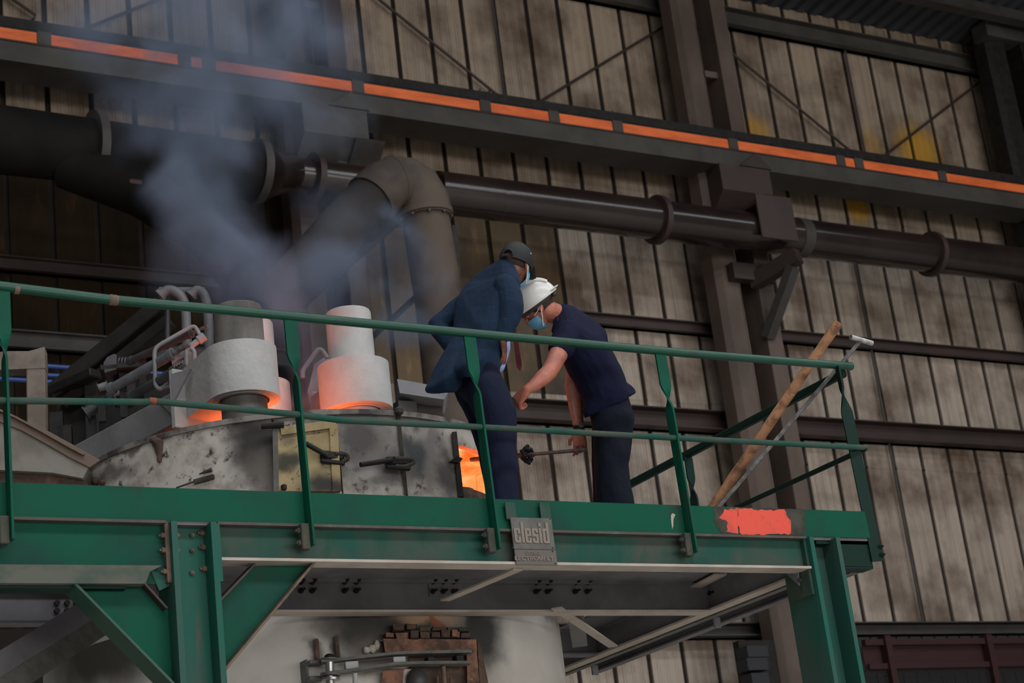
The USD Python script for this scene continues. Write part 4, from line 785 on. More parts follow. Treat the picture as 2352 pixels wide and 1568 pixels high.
# hydraulic gear beside the arms
HG = MT['grey_hydraulic']; SG = MT['slate_hydraulic']
def gear(name, label, category, D): t = thing(name, label, category, PD(400, 800, D)); return t
D1, D2 = 12.5, 13.2
t = thing('cooling_pipe', 'thin bent pale pipe above the white arm', 'pipe', PD(400, 820, D1))
part(t, 'pipe', tube([PD(x, y, D1) for x, y in ((463, 776), (447, 749), (437, 751), (354, 799), (357, 886), (367, 895), (380, 884), (383, 868))], .0145, 14, bend=.05), MT['white_arm'])
part(t, 'coupling', tube([PD(455, 782, D1), PD(470, 772, D1)], .032, 16), MT['white_arm']); part(t, 'coupling', tube([PD(436, 797, D1), PD(458, 780, D1)], .022, 14), MT['white_arm'])
part(t, 'fitting', tube([PD(372, 890, D1), PD(392, 884, D1)], .017, 12), HG)
for a, l in (((((370, 676), (385, 664), (402, 668), (421, 684), (427, 712), (436, 960)), 'left')), ((((440, 676), (452, 664), (466, 672), (474, 692), (479, 730), (484, 980)), 'right'))):
    t = thing('water_hose', f'grey bent water hose hooked over the rail, the {l} one of the pair', 'hose', PD(430, 760, D2))
    part(t, 'hose', tube([PD(x, y, D2) for x, y in a], .036, 18, bend=.12), HG)
    p, q = PD(*a[0], D2), PD(*a[1], D2); part(t, 'collar', tube([p-(q-p)*.3, p+(q-p)*.15], .048, 18), HG)
t = thing('header_pipe', 'grey pipe with a bracket end behind the two bent hoses', 'pipe', PD(400, 665, D2+.1)); part(t, 'pipe', tube([PD(366, 668, D2+.1), PD(470, 668, D2+.1)], .03, 14), HG); part(t, 'bracket', slab([PD(362, 672, D2), PD(368, 661, D2), PD(392, 663, D2), (PD(384, 672, D2)), PD(372, 676, D2), PD(370, 690, D2)], AZV*.05), HG, smooth=False)
part(t, 'stem', tube([PD(385, 670, D2+.1), PD(385, 800, D2+.1)], .02, 10), SG)
def cyl(label, a, b, r, D, m, k=1.25, Db=None):
    p, q = PD(*a, D), PD(*b, Db or D); t = thing('hydraulic_cylinder', label, 'cylinder', p); part(t, 'barrel', tube([p, q], r, 22), m)
    for s_, e_ in ((0, .06), (.94, 1)): part(t, 'end_cap', tube([p+(q-p)*s_, p+(q-p)*e_], r*k, 22), m)
    part(t, 'rod', tube([q, q+(q-p)*.25], r*.45, 12), MT['iron_rod'])
    part(t, 'saddle', bar(p+(q-p)*.2+AZV*.05, p+(q-p)*.2-UPZ*.24+AZV*.05, .05, .05, AZV), MT['black_steel'], smooth=False)
cyl('long grey hydraulic cylinder slanting up beside the bent pipe', (252, 895), (398, 812), .036, 12.75, HG, Db=12.45)
cyl('shorter grey cylinder below the long one', (300, 912), (404, 852), .036, 12.7, SG, Db=12.4)
cyl('dim cylinder above the long one', (296, 830), (440, 765), .026, 13.0, SG, Db=12.6)
t = thing('yoke_plate', 'grey toothed yoke plate between the bent pipe and the clamp', 'plate', PD(415, 820, 12.45))
part(t, 'plate', slab([PD(x, y, 12.45) for x, y in ((393, 815), (421, 797), (437, 797), (446, 812), (446, 850), (432, 858), (430, 832), (424, 820), (412, 824), (395, 836))], AZV*.05), MT['white_arm'], smooth=False)
part(t, 'hoop', tube([PD(x, y, 12.4) for x, y in ((428, 860), (428, 805), (436, 798), (446, 806), (446, 850))], .016, 10, bend=.04), MT['white_arm'])
for k in range(4): part(t, 'stud', tube([PD(402+6*k, 838-3*k, 12.38), PD(399+6*k, 846-3*k, 12.36)], .011, 8), SG)
for k in range(7): part(t, 'tooth', cbox(PD(395+4*k, 808-2.6*k, 12.5), (.018, .03, .018), .004), SG)
t = thing('drive_box', 'dim grey drive housing with ribbed motor left of the cylinders', 'motor', PD(275, 835, 13.2))
part(t, 'housing', slab([PD(x, y, 13.2) for x, y in ((238, 832), (246, 820), (262, 812), (268, 815), (267, 848), (240, 856))], AZV*.25), SG, smooth=False)
for k in range(6): part(t, 'rib', tube([PD(272+7*k, 833+1*k, 13.3), PD(276+7*k, 833.5+1*k, 13.3)], .052-.003*abs(k-3), 22), SG)
part(t, 'shaft', tube([PD(306, 835, 13.3), PD(350, 808, 13.3)], .018, 12), SG)
c = PD(285, 860, 13.35); part(t, 'stand', span(c[0]-.06, c[0]+.06, c[1]-.06, c[1]+.06, c[2]-.24, c[2]), MT['black_steel'], smooth=False)
part(t, 'base', cbox(PD(285, 855, 13.35), (.32, .3, .05), .01, np.array([AZR, AZV, UPZ])), MT['black_steel'])
cyl('dim grey cylinder end under the drive housing', (196, 950), (262, 908), .045, 13.1, SG)
cyl('small valve block with blue fitting under the drive housing', (226, 892), (248, 884), .03, 13.0, HG)
t = thing('mast_beams', 'two dark mast beams slanting up at the left behind the hoses', 'beam', PD(300, 760, 14.2))
for a, b, w in (((120, 905), (372, 700), .13), ((150, 930), (392, 738), .10), ((118, 900), (220, 856), .07)): part(t, 'beam', bar(PD(*a, 14.3), PD(*b, 14.0), .12, w, UPZ, .01), MT['black_steel'])
for x, y in ((210, 868), (150, 980), (130, 950)): part(t, 'post', bar(PD(x, y, 14.2), PD(x+8, y+220, 14.2), .10, .10, AZV), MT['black_steel'], smooth=False)
part(t, 'plate', slab([PD(x, y, 14.4) for x, y in ((200, 850), (330, 850), (400, 880), (330, 1000), (150, 1060), (120, 960))], AZV*.05), MT['black_steel'], smooth=False)
for y, x1 in ((841, 215), (862, 190), (877, 165)):
    t = PD(20, y-6, 16.5); solo('blue_pipe', {841: 'top blue pipe of three at the left', 862: 'middle blue pipe of three at the left', 877: 'lowest blue pipe of three at the left'}[y], 'pipe', tube([t-V3(4, 0, 0), t+V3(1.6, 0, 0)], .021, 12), MT['blue_pipe'], t)
t = thing('support_stand', 'beige steel portal stand at the far left', 'stand', PD(90, 990, 12.9)); D = 12.9
part(t, 'post', bar(PD(84, 812, D), PD(90, 1240, D), .13, .13, AZV, .008), MT['stand_beige']); part(t, 'post', bar(PD(-30, 830, D), PD(-24, 1240, D), .13, .13, AZV, .008), MT['stand_beige'])
part(t, 'lintel', slab([PD(x, y, D-.07) for x, y in ((-50, 812), (20, 806), (66, 806), (88, 800), (102, 796), (104, 845), (20, 848), (-50, 852))], AZV*.14), MT['stand_beige'], smooth=False)
t = thing('spout_cover', 'pale sloping spout cover at the lower left, beside the vessel', 'cover', PD(100, 1050, 11.4)); D = 11.3
part(t, 'side', slab([PD(x, y, D) for x, y in ((-60, 960), (0, 966), (50, 988), (110, 1020), (170, 1054), (204, 1072), (190, 1098), (120, 1085), (60, 1082), (20, 1080), (-60, 1075))], AZV*.4), MT['cover_grey'], smooth=False)
tops = [(-60, 960), (0, 966), (50, 988), (110, 1020), (170, 1054), (204, 1072)]
part(t, 'top', cat([bar(PD(*a, D+.22)+UPZ*.006, PD(*b, D+.22)+UPZ*.006+(PD(*b, D)-PD(*a, D))*.02, .52, .012) for a, b in zip(tops, tops[1:])]), MT['cover_top'], smooth=False)
part(t, 'edge_band', slab([PD(x, y, D-.015) for x, y in ((-60, 938), (0, 948), (22, 956), (60, 968), (112, 990), (170, 1022), (230, 1056), (206, 1073), (160, 1050), (110, 1021), (50, 988), (0, 968), (-60, 962))], AZV*.04), MT['cover_top'], smooth=False)
part(t, 'underside', slab([PD(x, y, D+.05) for x, y in ((-60, 1080), (20, 1082), (120, 1088), (190, 1100), (230, 1140), (-60, 1140))], AZV*.3), MT['burnt_dark'], smooth=False)
# right of the white electrode, behind
t = thing('arm_support', 'pale sloping plate and dark boxes right of the white electrode', 'bracket', PD(960, 895, 14.2)); D = 14.2
part(t, 'plate', slab([PD(x, y, D) for x, y in ((912, 870), (930, 873), (1010, 888), (1030, 900), (1020, 917), (990, 913), (918, 902))], AZV*.5), MT['white_arm'], smooth=False)
part(t, 'box', span(*sorted((PD(922, 930, D)[0], PD(975, 930, D)[0])), PD(950, 930, D+.1)[1], PD(950, 930, D+.6)[1], PD(950, 940, D)[2], PD(950, 912, D)[2]), MT['dark_steel'], smooth=False)
part(t, 'leg', bar(PD(985, 905, D+.3), PD(1000, 1240, D+.3), .2, .2, AZV), MT['dark_brown_steel'], smooth=False)
t = thing('rear_handle', 'glowing bent pipe handle left of the white electrode', 'pipe', PD(715, 850, 13.1))
part(t, 'pipe', tube([PD(x, y, 13.1) for x, y in ((695, 868), (694, 852), (729, 803), (738, 803), (752, 822))], .018, 12, bend=.05), MT['white_arm']); part(t, 'bracket', slab([PD(x, y, 13.2) for x, y in ((722, 836), (752, 815), (764, 850), (748, 905), (716, 945), (706, 900))], AZV*.2), MT['white_arm'], smooth=False)

# ================================================================== the two men
def chain(*pr): return [hullm((a, ra), (b, rb)) for (a, ra), (b, rb) in zip(pr, pr[1:])]
def hand(w, d, n, t, s=1.0, curls=(.9, 1.0, 1.05, 1.1), thumb=.6):
    """Palm from the wrist along d; the fingers curl towards n; the thumb leaves the side t."""
    d, n = unit(d), unit(n); n = unit(n-d*(n@d)); t0 = np.cross(d, n); t = t0 if t0@np.asarray(t) > 0 else -t0
    k = [w+(d*.088+t*o)*s for o in (.032, .011, -.011, -.031)]
    ms = [hullm((w, .026*s), (w+(d*.03+t*.024)*s, .017*s), (w+(d*.03-t*.022)*s, .016*s), *[(q-d*.004*s, .0125*s) for q in k])]
    for q, c, l in zip(k, curls, ((.042, .026, .021), (.046, .030, .023), (.043, .028, .022), (.034, .021, .018))):
        a = c*.55; p = q; r = .0100
        for li, da in zip(l, (0, c*.75, c*.45)):
            a += da; e = p+(d*math.cos(a)+n*math.sin(a))*li*s; ms.append(hullm((p, r*s), (e, (r-.0008)*s))); p = e; r -= .0009
    b = w+(d*.028+t*.026+n*.006)*s; e1 = b+unit(t*.75+d*.65+n*thumb)*.04*s; e2 = e1+unit(d*.8+n*thumb*1.2-t*.05)*.034*s
    ms += [hullm((w+d*.01*s+t*.012*s, .019*s), (b, .017*s)), hullm((b, .0145*s), (e1, .0115*s)), hullm((e1, .0115*s), (e2, .0095*s))]
    return join(ms)
def frame(up, fwd): u = unit(R.T@np.asarray(up, float)); f = R.T@np.asarray(fwd, float); f = unit(f-u*(f@u)); return u, f, np.cross(f, u)   # up, face, right-hand side
def head(c, u, f, s):
    ax = np.array([s, f, u]); at = lambda a, b, d: c+s*a+f*b+u*d
    ms = [ell(at(0, -.005, .025), (.074, .096, .092), ax, 36), hullm(ell(at(0, .015, -.02), (.062, .075, .07), ax, 28), ell(at(0, .045, -.085), (.036, .034, .026), ax, 20)),
          hullm((at(0, .085, .012), .012), (at(0, .112, -.028), .013)), hullm((at(-.016, .095, -.032), .009), (at(.016, .095, -.032), .009)),          # nose
          hullm((at(-.022, .088, -.062), .009), (at(.022, .088, -.062), .009)), hullm((at(-.018, .084, -.073), .010), (at(.018, .084, -.073), .010)),      # lips
          hullm((at(-.045, .078, .022), .012), (at(.045, .078, .022), .012)), ell(at(-.032, .083, .002), .0125), ell(at(.032, .083, .002), .0125)]                 # brow, eyes
    for q in (-1, 1): ms += [hullm(ell(at(q*.076, -.012, .008), (.010, .020, .030), ax), ell(at(q*.074, -.006, -.022), (.008, .011, .012), ax))]
    return ms
def headcap(c, u, f, s, grow, lo, tilt=0.0):                # shell round the skull above a plane
    ax = np.array([s, f, u]); b = c+f*-.005+u*.025; n = unit(u+f*tilt); o = float(n@(c+u*lo))
    m = ell(b, (.074+grow, .096+grow, .092+grow), ax, 48); return m.trim_by_plane(tuple(n), o)

# ---- man in the blue suit
q = lambda x, y, Y: PY(x, y, Y)
u, f, s = frame((.18, .86, .42), (.42, -.52, .74)); hc = q(1185, 609, 8.66)
rh = hand(q(1154, 776, 8.50), R.T@V3(.14, -1, .0), R.T@V3(-1, -.1, .25), R.T@V3(.2, 0, 1), .84, (.22, .28, .34, .4), .3)
nb = q(1160, 634, 8.68)
sk1 = join(head(hc, u, f, s) + chain((hc-u*.04-f*.02, .058), (nb, .062), (q(1135, 690, 8.70), .085), (q(1098, 790, 8.68), .085), (q(1092, 865, 8.68), .09))
    + chain((q(1162, 672, 8.58), .045), (q(1170, 712, 8.525), .032), (q(1154, 776, 8.50), .0245)) + chain((q(1080, 692, 8.86), .045), (q(1010, 750, 8.93), .03), (q(1050, 806, 8.84), .024)) + chain((nb, .055), (q(1162, 672, 8.58), .045)) + chain((nb, .055), (q(1080, 692, 8.86), .045))
    + chain((q(1105, 880, 8.60), .08), (q(1150, 1010, 8.58), .055), (q(1160, 1215, 8.58), .04)) + chain((q(1080, 880, 8.76), .08), (q(1135, 1010, 8.78), .055), (q(1158, 1228, 8.72), .04)) + [rh, hand(q(1050, 806, 8.84), R.T@V3(.8, -.5, .1), R.T@V3(.3, -.3, .9), R.T@V3(0, 1, 0), .8)])
m1 = thing('person', 'person in a blue checked suit jacket and black cap, seen from behind, leaning over', 'person', q(1150, 1240, 8.62)*V3(1, 1, 0)+V3(0, 0, 4.0))
part(m1, 'body', tri(sk1, .014, 4), MT['skin_dark'], smooth=True)
lv = [[(q(1158, 612, 8.67), .058)], [(q(1170, 652, 8.57), .066), (q(1092, 668, 8.84), .072), (q(1150, 640, 8.72), .07)], [(q(1152, 700, 8.60), .10), (q(1090, 705, 8.80), .115)], [(q(1122, 765, 8.60), .105), (q(1088, 770, 8.76), .12)],
      [(q(1112, 815, 8.60), .10), (q(1072, 815, 8.75), .12)], [(q(1128, 850, 8.57), .05), (q(1075, 852, 8.54), .05), (q(1040, 856, 8.66), .05), (q(1075, 856, 8.86), .07)]]
jac = join([hullm(*a, *b) for a, b in zip(lv, lv[1:])] + chain((q(1080, 690, 8.86), .07), (q(1004, 750, 8.93), .056), (q(1042, 800, 8.83), .05)))
slv = join(chain((q(1160, 656, 8.555), .066), (q(1170, 680, 8.525), .074), (q(1172, 706, 8.505), .076), (q(1166, 738, 8.50), .062), (q(1155, 768, 8.50), .046)))
nh = unit(R.T@V3(-.06, 1, 0)); jac = jac.trim_by_plane(tuple(nh), float(nh@q(1090, 863, 8.6)))
flp = hullm((q(1068, 800, 8.72), .10), (q(1022, 880, 8.60), .03), (q(1030, 905, 8.64), .03), (q(986, 893, 8.68), .026), (q(1000, 893, 8.80), .03)).trim_by_plane(tuple(unit(R.T@V3(-.04, 1, 0))), float(unit(R.T@V3(-.04, 1, 0))@q(1000, 903, 8.66))); jac = join([jac, flp])
part(m1, 'jacket', tri(jac, .018, 5, (.011, (9, 9, 5), 11)), MT['suit_blue'], smooth=True)
part(m1, 'sleeve', tri(slv, .016, 4, (.009, (10, 10, 6), 13)), MT['suit_blue'], smooth=True)
na = unit(hc-u*.05-nb); n1 = unit(np.cross(na, (0, 1, 0))); n2 = np.cross(na, n1); nc = nb+na*.005
part(m1, 'jacket_collar', tri(join([hullm((nc+n1*.078*math.cos(a)+n2*.078*math.sin(a), .017), (nc+n1*.078*math.cos(a+.5)+n2*.078*math.sin(a+.5), .017)) for a in np.arange(0, 6.2, .5)]), .012, 3), MT['suit_blue'], smooth=True)
for k in range(3): part(m1, 'cuff_button', tri(ell(q(1160+k*.3, 733+k*6, 8.432), (.006, .003, .006))), MT['black_steel'])
tro = join([hullm((q(1108, 862, 8.60), .105), (q(1080, 862, 8.76), .11), (q(1112, 890, 8.60), .11), (q(1085, 890, 8.76), .10))] + chain((q(1112, 888, 8.59), .115), (q(1140, 950, 8.58), .108), (q(1150, 1030, 8.58), .088), (q(1157, 1130, 8.58), .084), (q(1162, 1222, 8.58), .078)) + chain((q(1085, 890, 8.76), .105), (q(1112, 950, 8.76), .10), (q(1132, 1030, 8.77), .085), (q(1150, 1130, 8.76), .08), (q(1160, 1235, 8.72), .075)))
part(m1, 'trousers', tri(tro, .02, 4, (.012, (12, 12, 4), 21)), MT['trouser_blue'], smooth=True)
part(m1, 'shirt', tri(join(chain((q(1158, 770, 8.60), .035), (q(1154, 800, 8.60), .045), (q(1140, 838, 8.60), .05))), .015, 2), MT['shirt_blue'], 'light blue shirt front', smooth=True)
part(m1, 'tie', slab([q(x, y, 8.66) for x, y in ((1170, 700), (1180, 700), (1186, 760), (1199, 838), (1195, 852), (1187, 842), (1177, 765))], (.003, .006, 0)), MT['tie_red'], 'dark red necktie hanging free', smooth=False)
for dx, dy in ((0, 0), (-18, 14)): a = V3((1165+dx*0), 1, 1)
for X_, Y_ in ((1166, 8.58), (1168, 8.74)):
    p = q(X_, 1240, Y_); p[2] = 4.0; d = unit(V3(.75, .55, 0)); part(m1, 'shoe', tri(hullm(ell(p+V3(0, 0, .045), (.045, .045, .045)), ell(p+d*.17+V3(0, 0, .028), (.042, .042, .028)), ell(p-d*.06+V3(0, 0, .04), .04)).trim_by_plane((0, 0, 1), 4.002), .02, 1), MT['shoe_black'], smooth=True)
cp = headcap(hc, u, f, s, .022, -.006, -.05) - headcap(hc, u, f, s, .014, -.08)
bk = hc-f*.13-u*.005; cp = cp - ell(bk, (.034, .07, .04), np.array([s, f, u]), 24)
cap = part(m1, 'cap', tri(cp, .02), MT['cap_black'], 'black peaked cap with an arched gap at the back', smooth=40)
ax1 = np.array([s, f, u]); part(cap, 'peak', tri(hullm(ell(hc+f*.085+u*.035, (.075, .02, .006), ax1, 24), ell(hc+f*.16+u*.005, (.055, .02, .005), ax1, 24))), MT['cap_black'])
part(cap, 'eyelet', tri(ell(hc+s*.089-f*.01+u*.065, (.004, .006, .006), ax1)), MT['bright_steel']); part(cap, 'strap', tri(hullm(ell(hc-f*.112-s*.035+u*.002, (.006, .005, .01), ax1), ell(hc-f*.116+u*.002, (.006, .005, .01), ax1))), MT['cap_black'])
part(m1, 'hair', tri(headcap(hc, u, f, s, .004, -.02, -.45), .02), MT['hair_dark'], smooth=True)
def mask(t, c, u, f, s, straps=True):
    ax = np.array([s, f, u]); b = c+f*.015-u*.045
    m = ell(b, (.077, .102, .082), ax, 40) - ell(b, (.074, .099, .079), ax, 40); m = m.trim_by_plane(tuple(f), float(f@(c+f*.03))).trim_by_plane(tuple(u), float(u@(c-u*.14))).trim_by_plane(tuple(-u), float(-u@(c-u*.028)))
    k = part(t, 'face_mask', tri(m, .012), MT['mask_blue'], 'pale blue face mask', smooth=True)
    for sg in (-1, 1):
        for z in (-.02, -.10): part(k, 'ear_loop', tube([c+s*sg*.066+f*.045+u*z, c+s*sg*.079+f*.012+u*(z*.5), c+s*sg*.083-f*.012+u*(.012 if z > -.05 else -.012), c+s*sg*.078-f*.028+u*.004], .0028, 8), MT['mask_strap'])
mask(m1, hc, u, f, s)

# ---- man in the navy polo
u, f, s = frame((-.63, .77, -.05), (-.77, -.63, .08)); hc = q(1237, 705, 8.82)
lh_w, rh_w = q(1211, 894, 8.64), q(1329, 988, 9.06)
lh = hand(lh_w, R.T@V3(-.62, -.72, .2), R.T@V3(.3, -.55, .6), R.T@V3(-.5, .3, .8), 1.0, (1.5, 1.55, 1.6, 1.6), .8)
hp = q(1333, 1033, 9.02)                                    # where the bar is gripped
rh = hand(rh_w, R.T@V3(.10, -1, -.02), R.T@V3(-.2, -.2, 1), R.T@V3(-1, .1, .2), 1.0, (.75, .9, 1.0, 1.1), .5)
nb = q(1290, 728, 8.90)
sk2 = join(head(hc, u, f, s) + chain((hc-u*.045-f*.025, .062), (nb, .068), (q(1340, 805, 8.92), .11), (q(1375, 870, 8.92), .12), (q(1405, 940, 8.92), .12)) + chain((nb, .06), (q(1303, 768, 8.74), .06)) + chain((nb, .06), (q(1332, 755, 9.06), .06))
    + chain((q(1303, 768, 8.74), .06), (q(1286, 806, 8.69), .057), (q(1268, 842, 8.63), .049), (q(1259, 856, 8.62), .048), (q(1246, 868, 8.62), .047), (q(1224, 887, 8.63), .034), (lh_w, .0275))
    + chain((q(1332, 755, 9.08), .06), (q(1316, 885, 9.14), .05), (q(1322, 925, 9.12), .046), (q(1327, 965, 9.08), .034), (rh_w, .029))
    + chain((q(1408, 965, 8.84), .08), (q(1404, 1070, 8.82), .05), (q(1418, 1245, 8.82), .04)) + chain((q(1405, 965, 9.02), .08), (q(1397, 1060, 9.02), .05), (q(1402, 1258, 9.0), .04)) + [lh, rh])
m2 = thing('person', 'person stooping in a navy polo shirt and white hard hat, gripping a black bar', 'person', q(1410, 1270, 8.9)*V3(1, 1, 0)+V3(0, 0, 4.0))
part(m2, 'body', tri(sk2, .013, 4), MT['skin_fair'], smooth=True)
lv = [[(q(1294, 726, 8.84), .068), (q(1302, 722, 8.95), .06)], [(q(1306, 768, 8.75), .080), (q(1345, 757, 9.06), .085), (q(1360, 775, 8.85), .09)], [(q(1338, 806, 8.80), .135), (q(1348, 800, 9.0), .13)], [(q(1374, 866, 8.83), .145), (q(1378, 866, 9.0), .14)],
      [(q(1395, 915, 8.83), .140), (q(1400, 915, 9.0), .135)], [(q(1366, 945, 8.85), .07), (q(1438, 905, 8.84), .06), (q(1380, 945, 9.0), .07), (q(1430, 910, 9.02), .07)]]
pol = join([hullm(*a, *b) for a, b in zip(lv, lv[1:])] + chain((q(1304, 766, 8.74), .083), (q(1289, 800, 8.69), .076)) + chain((q(1335, 757, 9.07), .08), (q(1328, 800, 9.11), .07)))
ns = unit(R.T@V3(.28, 1, 0)); pol = pol.trim_by_plane(tuple(unit(R.T@V3(-.42, .9, 0))), float(unit(R.T@V3(-.42, .9, 0))@q(1400, 930, 8.9)))
part(m2, 'polo_shirt', tri(pol, .02, 4, (.008, (9, 9, 7), 31)), MT['polo_navy'], smooth=True)
part(m2, 'collar', tri(join(chain((q(1293, 703, 8.93), .017), (q(1287, 716, 8.82), .02), (q(1279, 738, 8.78), .018), (q(1272, 760, 8.80), .014))), .01, 2), MT['polo_navy'], smooth=True)
tro = join([hullm((q(1398, 925, 8.84), .125), (q(1400, 925, 9.0), .12), (q(1408, 965, 8.83), .125), (q(1405, 965, 9.01), .12))] + chain((q(1408, 965, 8.82), .125), (q(1405, 1020, 8.82), .112), (q(1404, 1070, 8.81), .100), (q(1413, 1150, 8.81), .108), (q(1418, 1250, 8.82), .112)) + chain((q(1405, 965, 9.02), .12), (q(1396, 1060, 9.02), .098), (q(1398, 1150, 9.02), .095), (q(1402, 1262, 9.0), .10)))
part(m2, 'trousers', tri(tro, .02, 4, (.012, (12, 12, 5), 41)), MT['jean_navy'], smooth=True)
for X_, Y_ in ((1418, 8.82), (1402, 9.0)):
    p = q(X_, 1268, Y_); p[2] = 4.0; d = unit(-AZR+AZV*.2); part(m2, 'shoe', tri(hullm(ell(p+V3(0, 0, .05), (.05, .05, .05)), ell(p+d*.19+V3(0, 0, .03), (.045, .045, .03)), ell(p-d*.06+V3(0, 0, .04), .042)).trim_by_plane((0, 0, 1), 4.002), .02, 1), MT['shoe_black'], smooth=True)
part(m2, 'hair', tri(headcap(hc, u, f, s, .003, -.03, -.75), .02), MT['hair_dark'], smooth=True)
mask(m2, hc, u, f, s)
ax2 = np.array([s, f, u]); hb = hc+u*.040-f*.004
sh = ell(hb, (.112, .142, .124), ax2, 56) - ell(hb, (.107, .137, .119), ax2, 56); nr = unit(u-f*.06); sh = sh.trim_by_plane(tuple(nr), float(nr@(hc+u*.030)))
hat = part(m2, 'hard_hat', tri(sh, .02), MT['helmet_white'], 'white hard hat', smooth=40)
rim = [hb+s*.113*math.cos(a)+f*.143*math.sin(a) for a in np.linspace(0, 2*math.pi, 41)]
rim = [p-nr*(nr@(p-(hc+u*.030))) for p in rim]; part(hat, 'rim', tube(rim, .006, 8), MT['helmet_white'])
pk = lambda b, d, w: ell(hc+f*b+u*d, (w, .014, .0045), ax2, 28)
part(hat, 'peak', tri(hullm(pk(.112, .036, .092), pk(.158, .018, .072), pk(.180, .004, .048))), MT['helmet_white']); part(hat, 'rear_lip', tri(hullm(pk(-.130, .034, .09), pk(-.158, .030, .066))), MT['helmet_white'])
for o in (-.04, 0, .04): part(hat, 'ridge', tube([hb+s*o*math.cos(t)**.0+f*.142*math.cos(t)*.99+u*.126*math.sin(t)*(1-abs(o)*1.2) for t in np.linspace(.35, 2.75, 18)], .009 if o == 0 else .007, 10), MT['helmet_white'])
bd = ell(hc+u*.03, (.096, .122, .07), ax2, 40) - ell(hc+u*.03, (.090, .116, .08), ax2, 40); bd = bd.trim_by_plane(tuple(u), float(u@(hc+u*.004))).trim_by_plane(tuple(-u), float(-u@(hc+u*.075)))
part(hat, 'head_band', tri(bd), MT['helmet_band'], smooth=40)
part(hat, 'ratchet', tri(hullm((hc-f*.118+s*.03+u*.005, .016), (hc-f*.118-s*.03+u*.005, .016))), MT['helmet_band'])
w0 = rh_w-R.T@V3(.03, -1, 0)*.022; ax = unit(R.T@V3(.07, -1, 0)); wt = part(m2, 'wristwatch', tube([w0-ax*.010, w0+ax*.010], .034, 20), MT['black_steel']); part(wt, 'case', tube([w0-AZV*.028+AZR*.012, w0-AZV*.038+AZR*.014], .017, 18), MT['bright_steel'])
# ---- the bar they work with
a, b = q(1338, 1033, 9.035), PC(1083, 1055, 1.24); d = unit(b-a)
t = thing('poker_bar', 'black bar with a ragged collar, gripped by the stooping man and reaching into the furnace', 'bar', a)
part(t, 'bar', tube([a-d*.03, a+(b-a)*.5], .0115, 12), MT['iron_rod']); part(t, 'bar', tube([a+(b-a)*.48, b], .015, 12), MT['black_steel'])
prj = lambda p: 1176+F_PX*(R[0]@(p-EYE))/(R[2]@(p-EYE))
c = min((a+(b-a)*k for k in np.linspace(0, 1, 400)), key=lambda p: abs(prj(p)-1211))
sd = unit(np.cross(d, UPZ)); vv = np.cross(sd, d)
part(t, 'collar', tri(join([hullm(ell(c+vv*.045*math.sin(k)+sd*.045*math.cos(k), .012), ell(c+d*.012*(-1)**j+vv*.03*math.sin(k+.9)+sd*.03*math.cos(k+.9), .016)) for j, k in enumerate(np.linspace(0, 6.3, 8))] + [ell(c+vv*.05, .014), ell(c-vv*.052-d*.02, .013)]), .012, 2, (.006, (60, 60, 60), 8)), MT['black_steel'], smooth=True)

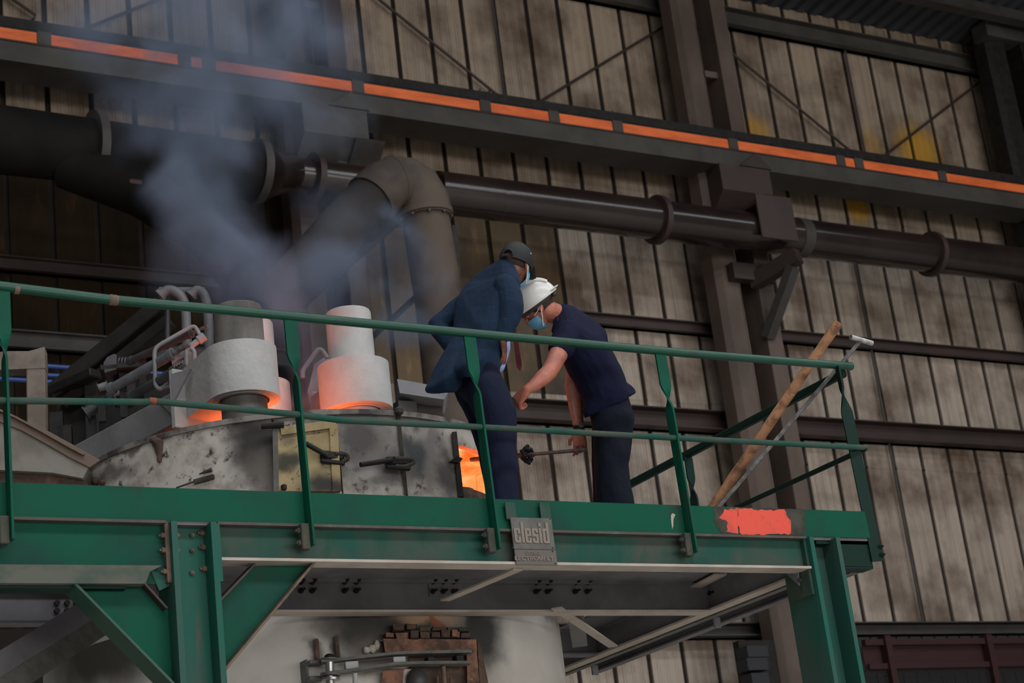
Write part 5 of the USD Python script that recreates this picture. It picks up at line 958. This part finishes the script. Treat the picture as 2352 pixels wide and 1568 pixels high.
# ================================================================== smoke rising off the electrodes
def smoke():
    blobs = [((690, 930, 12.9), .22, .9), ((700, 830, 12.9), .22, .55), ((655, 745, 13.0), .26, .8), ((590, 650, 13.1), .34, .9), ((520, 590, 13.2), .36, .75), ((480, 500, 13.3), .36, .65), ((450, 410, 13.4), .34, .6), ((240, 60, 14.0), .5, .35), ((720, 110, 14.0), .45, .4), ((330, 260, 13.8), .4, .35), ((500, 300, 13.5), .36, .85), ((420, 210, 13.7), .48, .6), ((520, 160, 13.8), .42, .5), ((440, 90, 13.9), .55, .5), ((620, 30, 14.1), .55, .5), ((430, -60, 14.2), .7, .5), ((300, 150, 14.0), .5, .3),
             ((660, 230, 13.8), .4, .4), ((790, 270, 14.0), .3, .3), ((780, 620, 13.6), .36, .8), ((860, 570, 13.7), .28, 1.0), ((915, 560, 13.8), .24, 1.1), ((935, 640, 13.8), .28, .8), ((925, 750, 13.7), .24, .6), ((760, 480, 13.9), .3, .3), ((400, 640, 13.3), .3, .3)]
    N = {'g': ('geometry', {}), 'wn': ('noise_texture', {'scale': 1.5, 'detail': 3.0}), 'ws': ('vector_math', {'math_type': 'subtract', 'vector2': (.5, .5, .5)}), 'wm': ('vector_math', {'math_type': 'multiply_add', 'vector2': (.75, .75, .75)}),
         'fn': ('noise_texture', {'scale': 1.5, 'detail': 4.0, 'roughness': .5, 'distortion': .6}), 'fr': ('map_range', {'from_min': .40, 'from_max': .72, 'to_min': .08, 'to_max': 1.3, 'clamp': True}), 'dm': ('math', {'math_type': 'multiply'}), 'ds': ('math', {'math_type': 'multiply', 'value2': 5.2}),
         'v': ('principled_volume', {'color': (.48, .60, .84), 'anisotropy': .0})}
    L = [('g.position', 'wn.vector'), ('wn.color', 'ws.vector1'), ('ws.vector', 'wm.vector1'), ('g.position', 'wm.vector3'), ('g.position', 'fn.vector'), ('fn.fac', 'fr.value')]; last = None; ms = []
    for i, ((x, y, D), r, w) in enumerate(blobs):
        c = PD(x, y, D); N[f'd{i}'] = ('vector_math', {'math_type': 'distance', 'vector2': tuple(c)}); N[f'm{i}'] = ('map_range', {'range_type': 'smoothstep', 'from_min': r*1.25, 'from_max': r*.1, 'to_min': 0.0, 'to_max': w, 'clamp': True})
        L += [('wm.vector', f'd{i}.vector1'), (f'd{i}.value', f'm{i}.value')]
        if last: N[f'a{i}'] = ('math', {'math_type': 'add'}); L += [(last, f'a{i}.value1'), (f'm{i}.result', f'a{i}.value2')]; last = f'a{i}.value'
        else: last = f'm{i}.result'
        ms.append((c, r*1.25+.22))
    L += [(last, 'dm.value1'), ('fr.result', 'dm.value2'), ('dm.value', 'ds.value1'), ('ds.value', 'v.density')]
    MT['smoke'] = usdkit.material(stage, '/World/Looks/smoke', N, L, volume='v.volume')
    hull = join([ell(c, r, None, 14) for c, r in ms]); comps = hull.decompose(); hull = max(comps, key=lambda m: m.volume())
    solo('smoke_plume', 'blue-grey smoke plume rising from the electrodes to the upper left', 'smoke', tri(hull), MT['smoke'], PD(690, 930, 12.9), smooth=True)
smoke()
